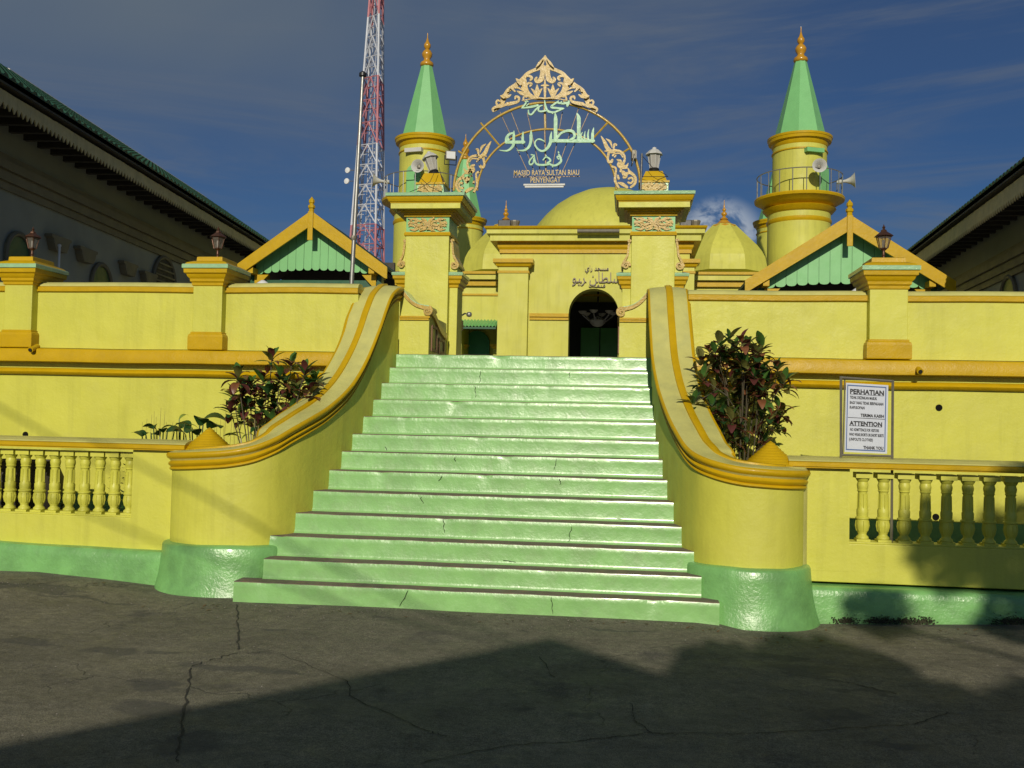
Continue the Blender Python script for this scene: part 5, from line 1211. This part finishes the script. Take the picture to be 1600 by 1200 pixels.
# low plants left: taro clump, variegated plant, grassy stems
bigleaf = leafmesh('leaf',.30,.20,.9,lf_dkgreen,.15,7); bigleaf2 = leafmesh('leaf',.22,.15,.8,lf_dkgreen,.15,7); limeleaf = leafmesh('leaf',.16,.05,.8,lf_lime,.2,6)
def clump(pts, rootpt, me, label, name, cat, seed, hs, stemmat=None, el=(.2,1.0)):
    rnd = random.Random(seed); r = thing(name, rootpt, label, cat); rp = Vector(rootpt)
    for (u,v,a) in pts:
        tip = P(u,v,rootpt[1]+rnd.uniform(-.15,.15)); m = MB(); m.tube([rp+Vector((rnd.gauss(0,.05),rnd.gauss(0,.04),0)),rp.lerp(tip,.6)+Vector((0,0,.05)),tip],.007,5); m.build('stem', stemmat or lf_dkgreen, r)
        o = inst('leaf', me, r, tip-rp, (rnd.uniform(-.5,.5), -rnd.uniform(*el)+.4, a), (hs*rnd.uniform(.8,1.1),)*3)
    return r
clump([(300,668,R(200)),(312,665,R(-60)),(325,670,R(-30)),(290,680,R(240)),(308,680,R(-90)),(318,655,R(20)),(296,672,R(160))], tuple(P(306,760,9.75))[:2]+(.47,), bigleaf, 'broad leaved dark green taro clump behind the left cone cap', 'taro_plant', 'plant', 3, .85)
clump([(245,672,R(190)),(255,676,R(-70)),(236,677,R(170)),(228,680,R(180)),(262,670,R(-40)),(250,680,R(-100)),(272,675,R(-20)),(240,668,R(120)),(222,682,R(175))], tuple(P(248,760,9.75))[:2]+(.47,), bigleaf2, 'low dark leafy plant above the left rail, left of the taro', 'leafy_plant', 'plant', 5, .7)
clump([(282,660,R(100)),(276,668,R(190)),(288,665,R(30)),(280,655,R(70))], tuple(P(281,760,9.8))[:2]+(.47,), limeleaf, 'small lime green plant between the two dark clumps by the left rail', 'lime_plant', 'plant', 6, 1.1, lf_lime)
clump([(398,655,R(100)),(392,668,R(200)),(404,665,R(-30)),(410,675,R(-60)),(385,680,R(190)),(396,680,R(240)),(376,685,R(180)),(402,650,R(60))], tuple(P(396,760,9.7))[:2]+(.47,), limeleaf, 'pale variegated plant at the foot of the left croton', 'variegated_plant', 'plant', 8, 1.3, lf_straw)
def grass(us, label, seed, ytop):
    rnd = random.Random(seed); c = P(sum(us)/len(us),700,9.8); r = thing('dry_grass_tuft', (c.x,9.8,.47), label, 'grass tuft')
    for u in us:
        t = P(u+rnd.uniform(-2,2), ytop+rnd.uniform(-14,14), 9.8); b_ = Vector((t.x+rnd.uniform(-.04,.04),9.8+rnd.uniform(-.1,.1),.47)); m = MB(); mid = b_.lerp(t,.6)+Vector((rnd.uniform(-.02,.02),0,0)); m.tube([b_,mid,t],.0045,4,r1=.0015); m.build('blade', lf_straw, r)
    return r
grass([224,230,236,240,246,252,259,262,268,287], 'thin dry grass stems rising above the left rail', 1, 650)
grass([334,338,345,348,355,361,366,372], 'thin dry grass stems between the cone cap and the left croton', 2, 655)
# dark stones / pots seen through the left balusters
mb_ = None
rnd = random.Random(9)
for i,(u,v,rr) in enumerate(((14,780,.24),(58,775,.26),(96,790,.15),(108,800,.12),(128,800,.10),(152,800,.09),(180,770,.20),(200,790,.2))):
    c = P(u,v,9.8); r = thing('dark_pot' if i<2 else 'bed_shrub', (c.x,9.8,.47), ['large dark pot behind the balusters at the left frame edge','large dark pot behind the third and fourth balusters from the left edge','low dark shrub behind the fifth baluster in view','tiny dark shrub right of the fifth baluster in view','tiny dark shrub behind the middle left balusters','tiny dark shrub behind the seventh baluster in view','leafy dark shrub behind the last but one left baluster','leafy dark shrub at the right end of the left baluster opening'][i], 'pot' if i<2 else 'shrub')
    if i<2:
        m = MB(); m.lathe((c.x,9.8,.47),[(rr*.6,0),(rr*.95,.25),(rr,.5),(rr*.8,.62),(rr*.85,.68),(rr*.7,.68),(rr*.6,.6)],20); m.build('pot_body', m_wood, r, smooth=50)
        m = MB(); m.lathe((c.x,9.8,.47),[(rr*.68,.62),(.02,.64)],16); m.build('pot_soil', m_soil, r)
    else:
        m = MB()
        for k in range(int(60+rr*400)):
            p = Vector((rnd.gauss(c.x,rr*.35),rnd.gauss(9.8,rr*.3),.47+abs(rnd.gauss(0,rr*1.3 if i>5 else rr*.8)))); a = rnd.uniform(0,6.3); l_ = rnd.uniform(.03,.07); d = Vector((math.cos(a),math.sin(a)*.6,rnd.uniform(-.3,.8)))*l_; n_ = Vector((-math.sin(a),math.cos(a),.2))*l_*.3
            m.add([p,p+d*.5+n_,p+d,p+d*.5-n_],[(0,1,2,3)])
        m.build('foliage', lf_dkgreen, r); m = MB(); m.tube([(c.x,9.8,.47),(c.x,9.8,.47+rr*1.5)],.012,5); m.build('stem', m_stem, r)

# ------------------------------------------------------------------ behind the viewer: what casts the shade on the street
m_roofb = mat('rust_sheet_roof', (.16,.10,.08), .7, .2, 2, .2, 20); m_cream = mat('cream_house_wall', (.45,.40,.30), .7, .1, 1.5, .2, 20)
hx, hY, hz = -.23, -9.0, 7.40
hs = thing('gabled_house', (hx,hY,0), 'cream house across the street whose gable shades the asphalt', 'house')
ph = .50
m = MB(); m.prism([(hx-5.2,-.02),(hx+4.2,-.02),(hx+4.2,hz-.35-4.2*ph),(hx,hz-.35),(hx-5.2,hz-.35-5.2*ph)], hY-7.5, hY-.3); m.build('wall', m_cream, hs)
for s_, e in ((-1,6.0),(1,5.0)):
    m = MB(); m.prism([(hx,hz),(hx+s_*e,hz-e*ph),(hx+s_*e,hz-e*ph-.12),(hx,hz-.12)], hY-8, hY); m.build('roof_slope', m_roofb, hs)
m = MB(); m.box(hx-.5,hx+.5,hY-.3+.003,hY-.24,0,2.1); m.build('door', m_brown, hs)
for dx in (-3,2.4):
    m = MB(); m.box(hx+dx-.5,hx+dx+.5,hY-.297,hY-.25,1,2.1); wo = m.build('window', m_black, hs); m = MB(); m.box(hx+dx-.56,hx+dx+.56,hY-.297,hY-.22,.9,.98); m.build('sill', m_cream, wo)
def shade_tree(x, y, blobs, label, seed):
    rnd = random.Random(seed); r = thing('street_tree', (x,y,0), label, 'tree', 'trees across the street')
    cz = sum(b[2] for b in blobs)/len(blobs)
    m = MB(); m.tube([(x,y,0),(x+.1,y,2.0),(x-.05,y,cz-1)],.22,10,r1=.12)
    for b in blobs: m.tube([(x,y,cz-1.6),((x+b[0])/2,y,(cz-1.6+b[2])/2),(b[0],y,b[2])],.08,6,r1=.02)
    m.build('trunk', m_bark, r, smooth=60)
    m = MB()
    for (bx,by,bz,br,n_) in blobs:
        for k in range(n_):
            v = Vector((rnd.gauss(0,1),rnd.gauss(0,1),rnd.gauss(0,1))).normalized()*br*rnd.random()**.4; p = Vector((bx,by,bz))+v
            a = Vector((rnd.gauss(0,1),rnd.gauss(0,1),rnd.gauss(0,.6))).normalized()*rnd.uniform(.08,.16); c_ = a.cross(Vector((rnd.gauss(0,1),rnd.gauss(0,1),rnd.gauss(0,1)))).normalized()*a.length*.45
            m.add([p-a,p+c_,p+a,p-c_],[(0,1,2,3)])
    m.build('crown', lf_olive, r)
shade_tree(5.6,-10,[(1.22,-10,7.28,.58,1500),(1.85,-10,7.55,.55,1100),(1.6,-10,6.7,.7,900),(2.62,-10,8.45,.30,160),(3.35,-10,9.2,.50,420),(4.0,-10,9.4,.55,620),(4.7,-10,9.4,.8,1300),(5.7,-10,9.0,1.2,2200),(4.0,-10,8.35,.6,520),(5.0,-10,7.9,1.1,1900),(6.9,-10,8.0,1.5,2200),(2.3,-10,6.75,.72,2200),(3.2,-10,6.75,.8,2400),(4.3,-10,6.6,1.0,2600),(2.0,-10,5.9,1.0,1800),(5.4,-10,5.0,1.4,1500),(3.4,-10,5.5,1.0,2000)], 'leafy tree across the street whose crown dapples the right balustrade', 21)
# overhead service cables from a pole to the house
r = thing('utility_pole', (-16,-6.5,0), 'concrete utility pole across the street carrying the service cables', 'utility pole')
m = MB(); m.lathe((-16,-6.5,0),[(.17,0),(.10,14.1)],12); m.build('pole', m_cream, r, smooth=60); m = MB(); m.box(-16.05,-15.95,-7.1,-5.9,13.8,13.9); m.build('crossarm', m_brown, r)
for k,(h0,h1,sag,rr) in enumerate(((13.9,7.25,.10,.016),(11.5,7.2,.10,.014))):
    m = MB(); m.tube([(-16+(hx+16)*t/24,-6.5+(hY-.1+6.5)*t/24,h0+(h1-h0)*t/24-4*sag*(t/24)*(1-t/24)) for t in range(25)],rr,5)
    m.build('overhead_cable', m_cable, None, label=['upper overhead cable running from the pole to the gable peak','lower overhead cable hung below the other on the pole'][k], cat='cable', group='overhead cables')
for o in bpy.data.objects:
    if '_base' in o: del o['_base']
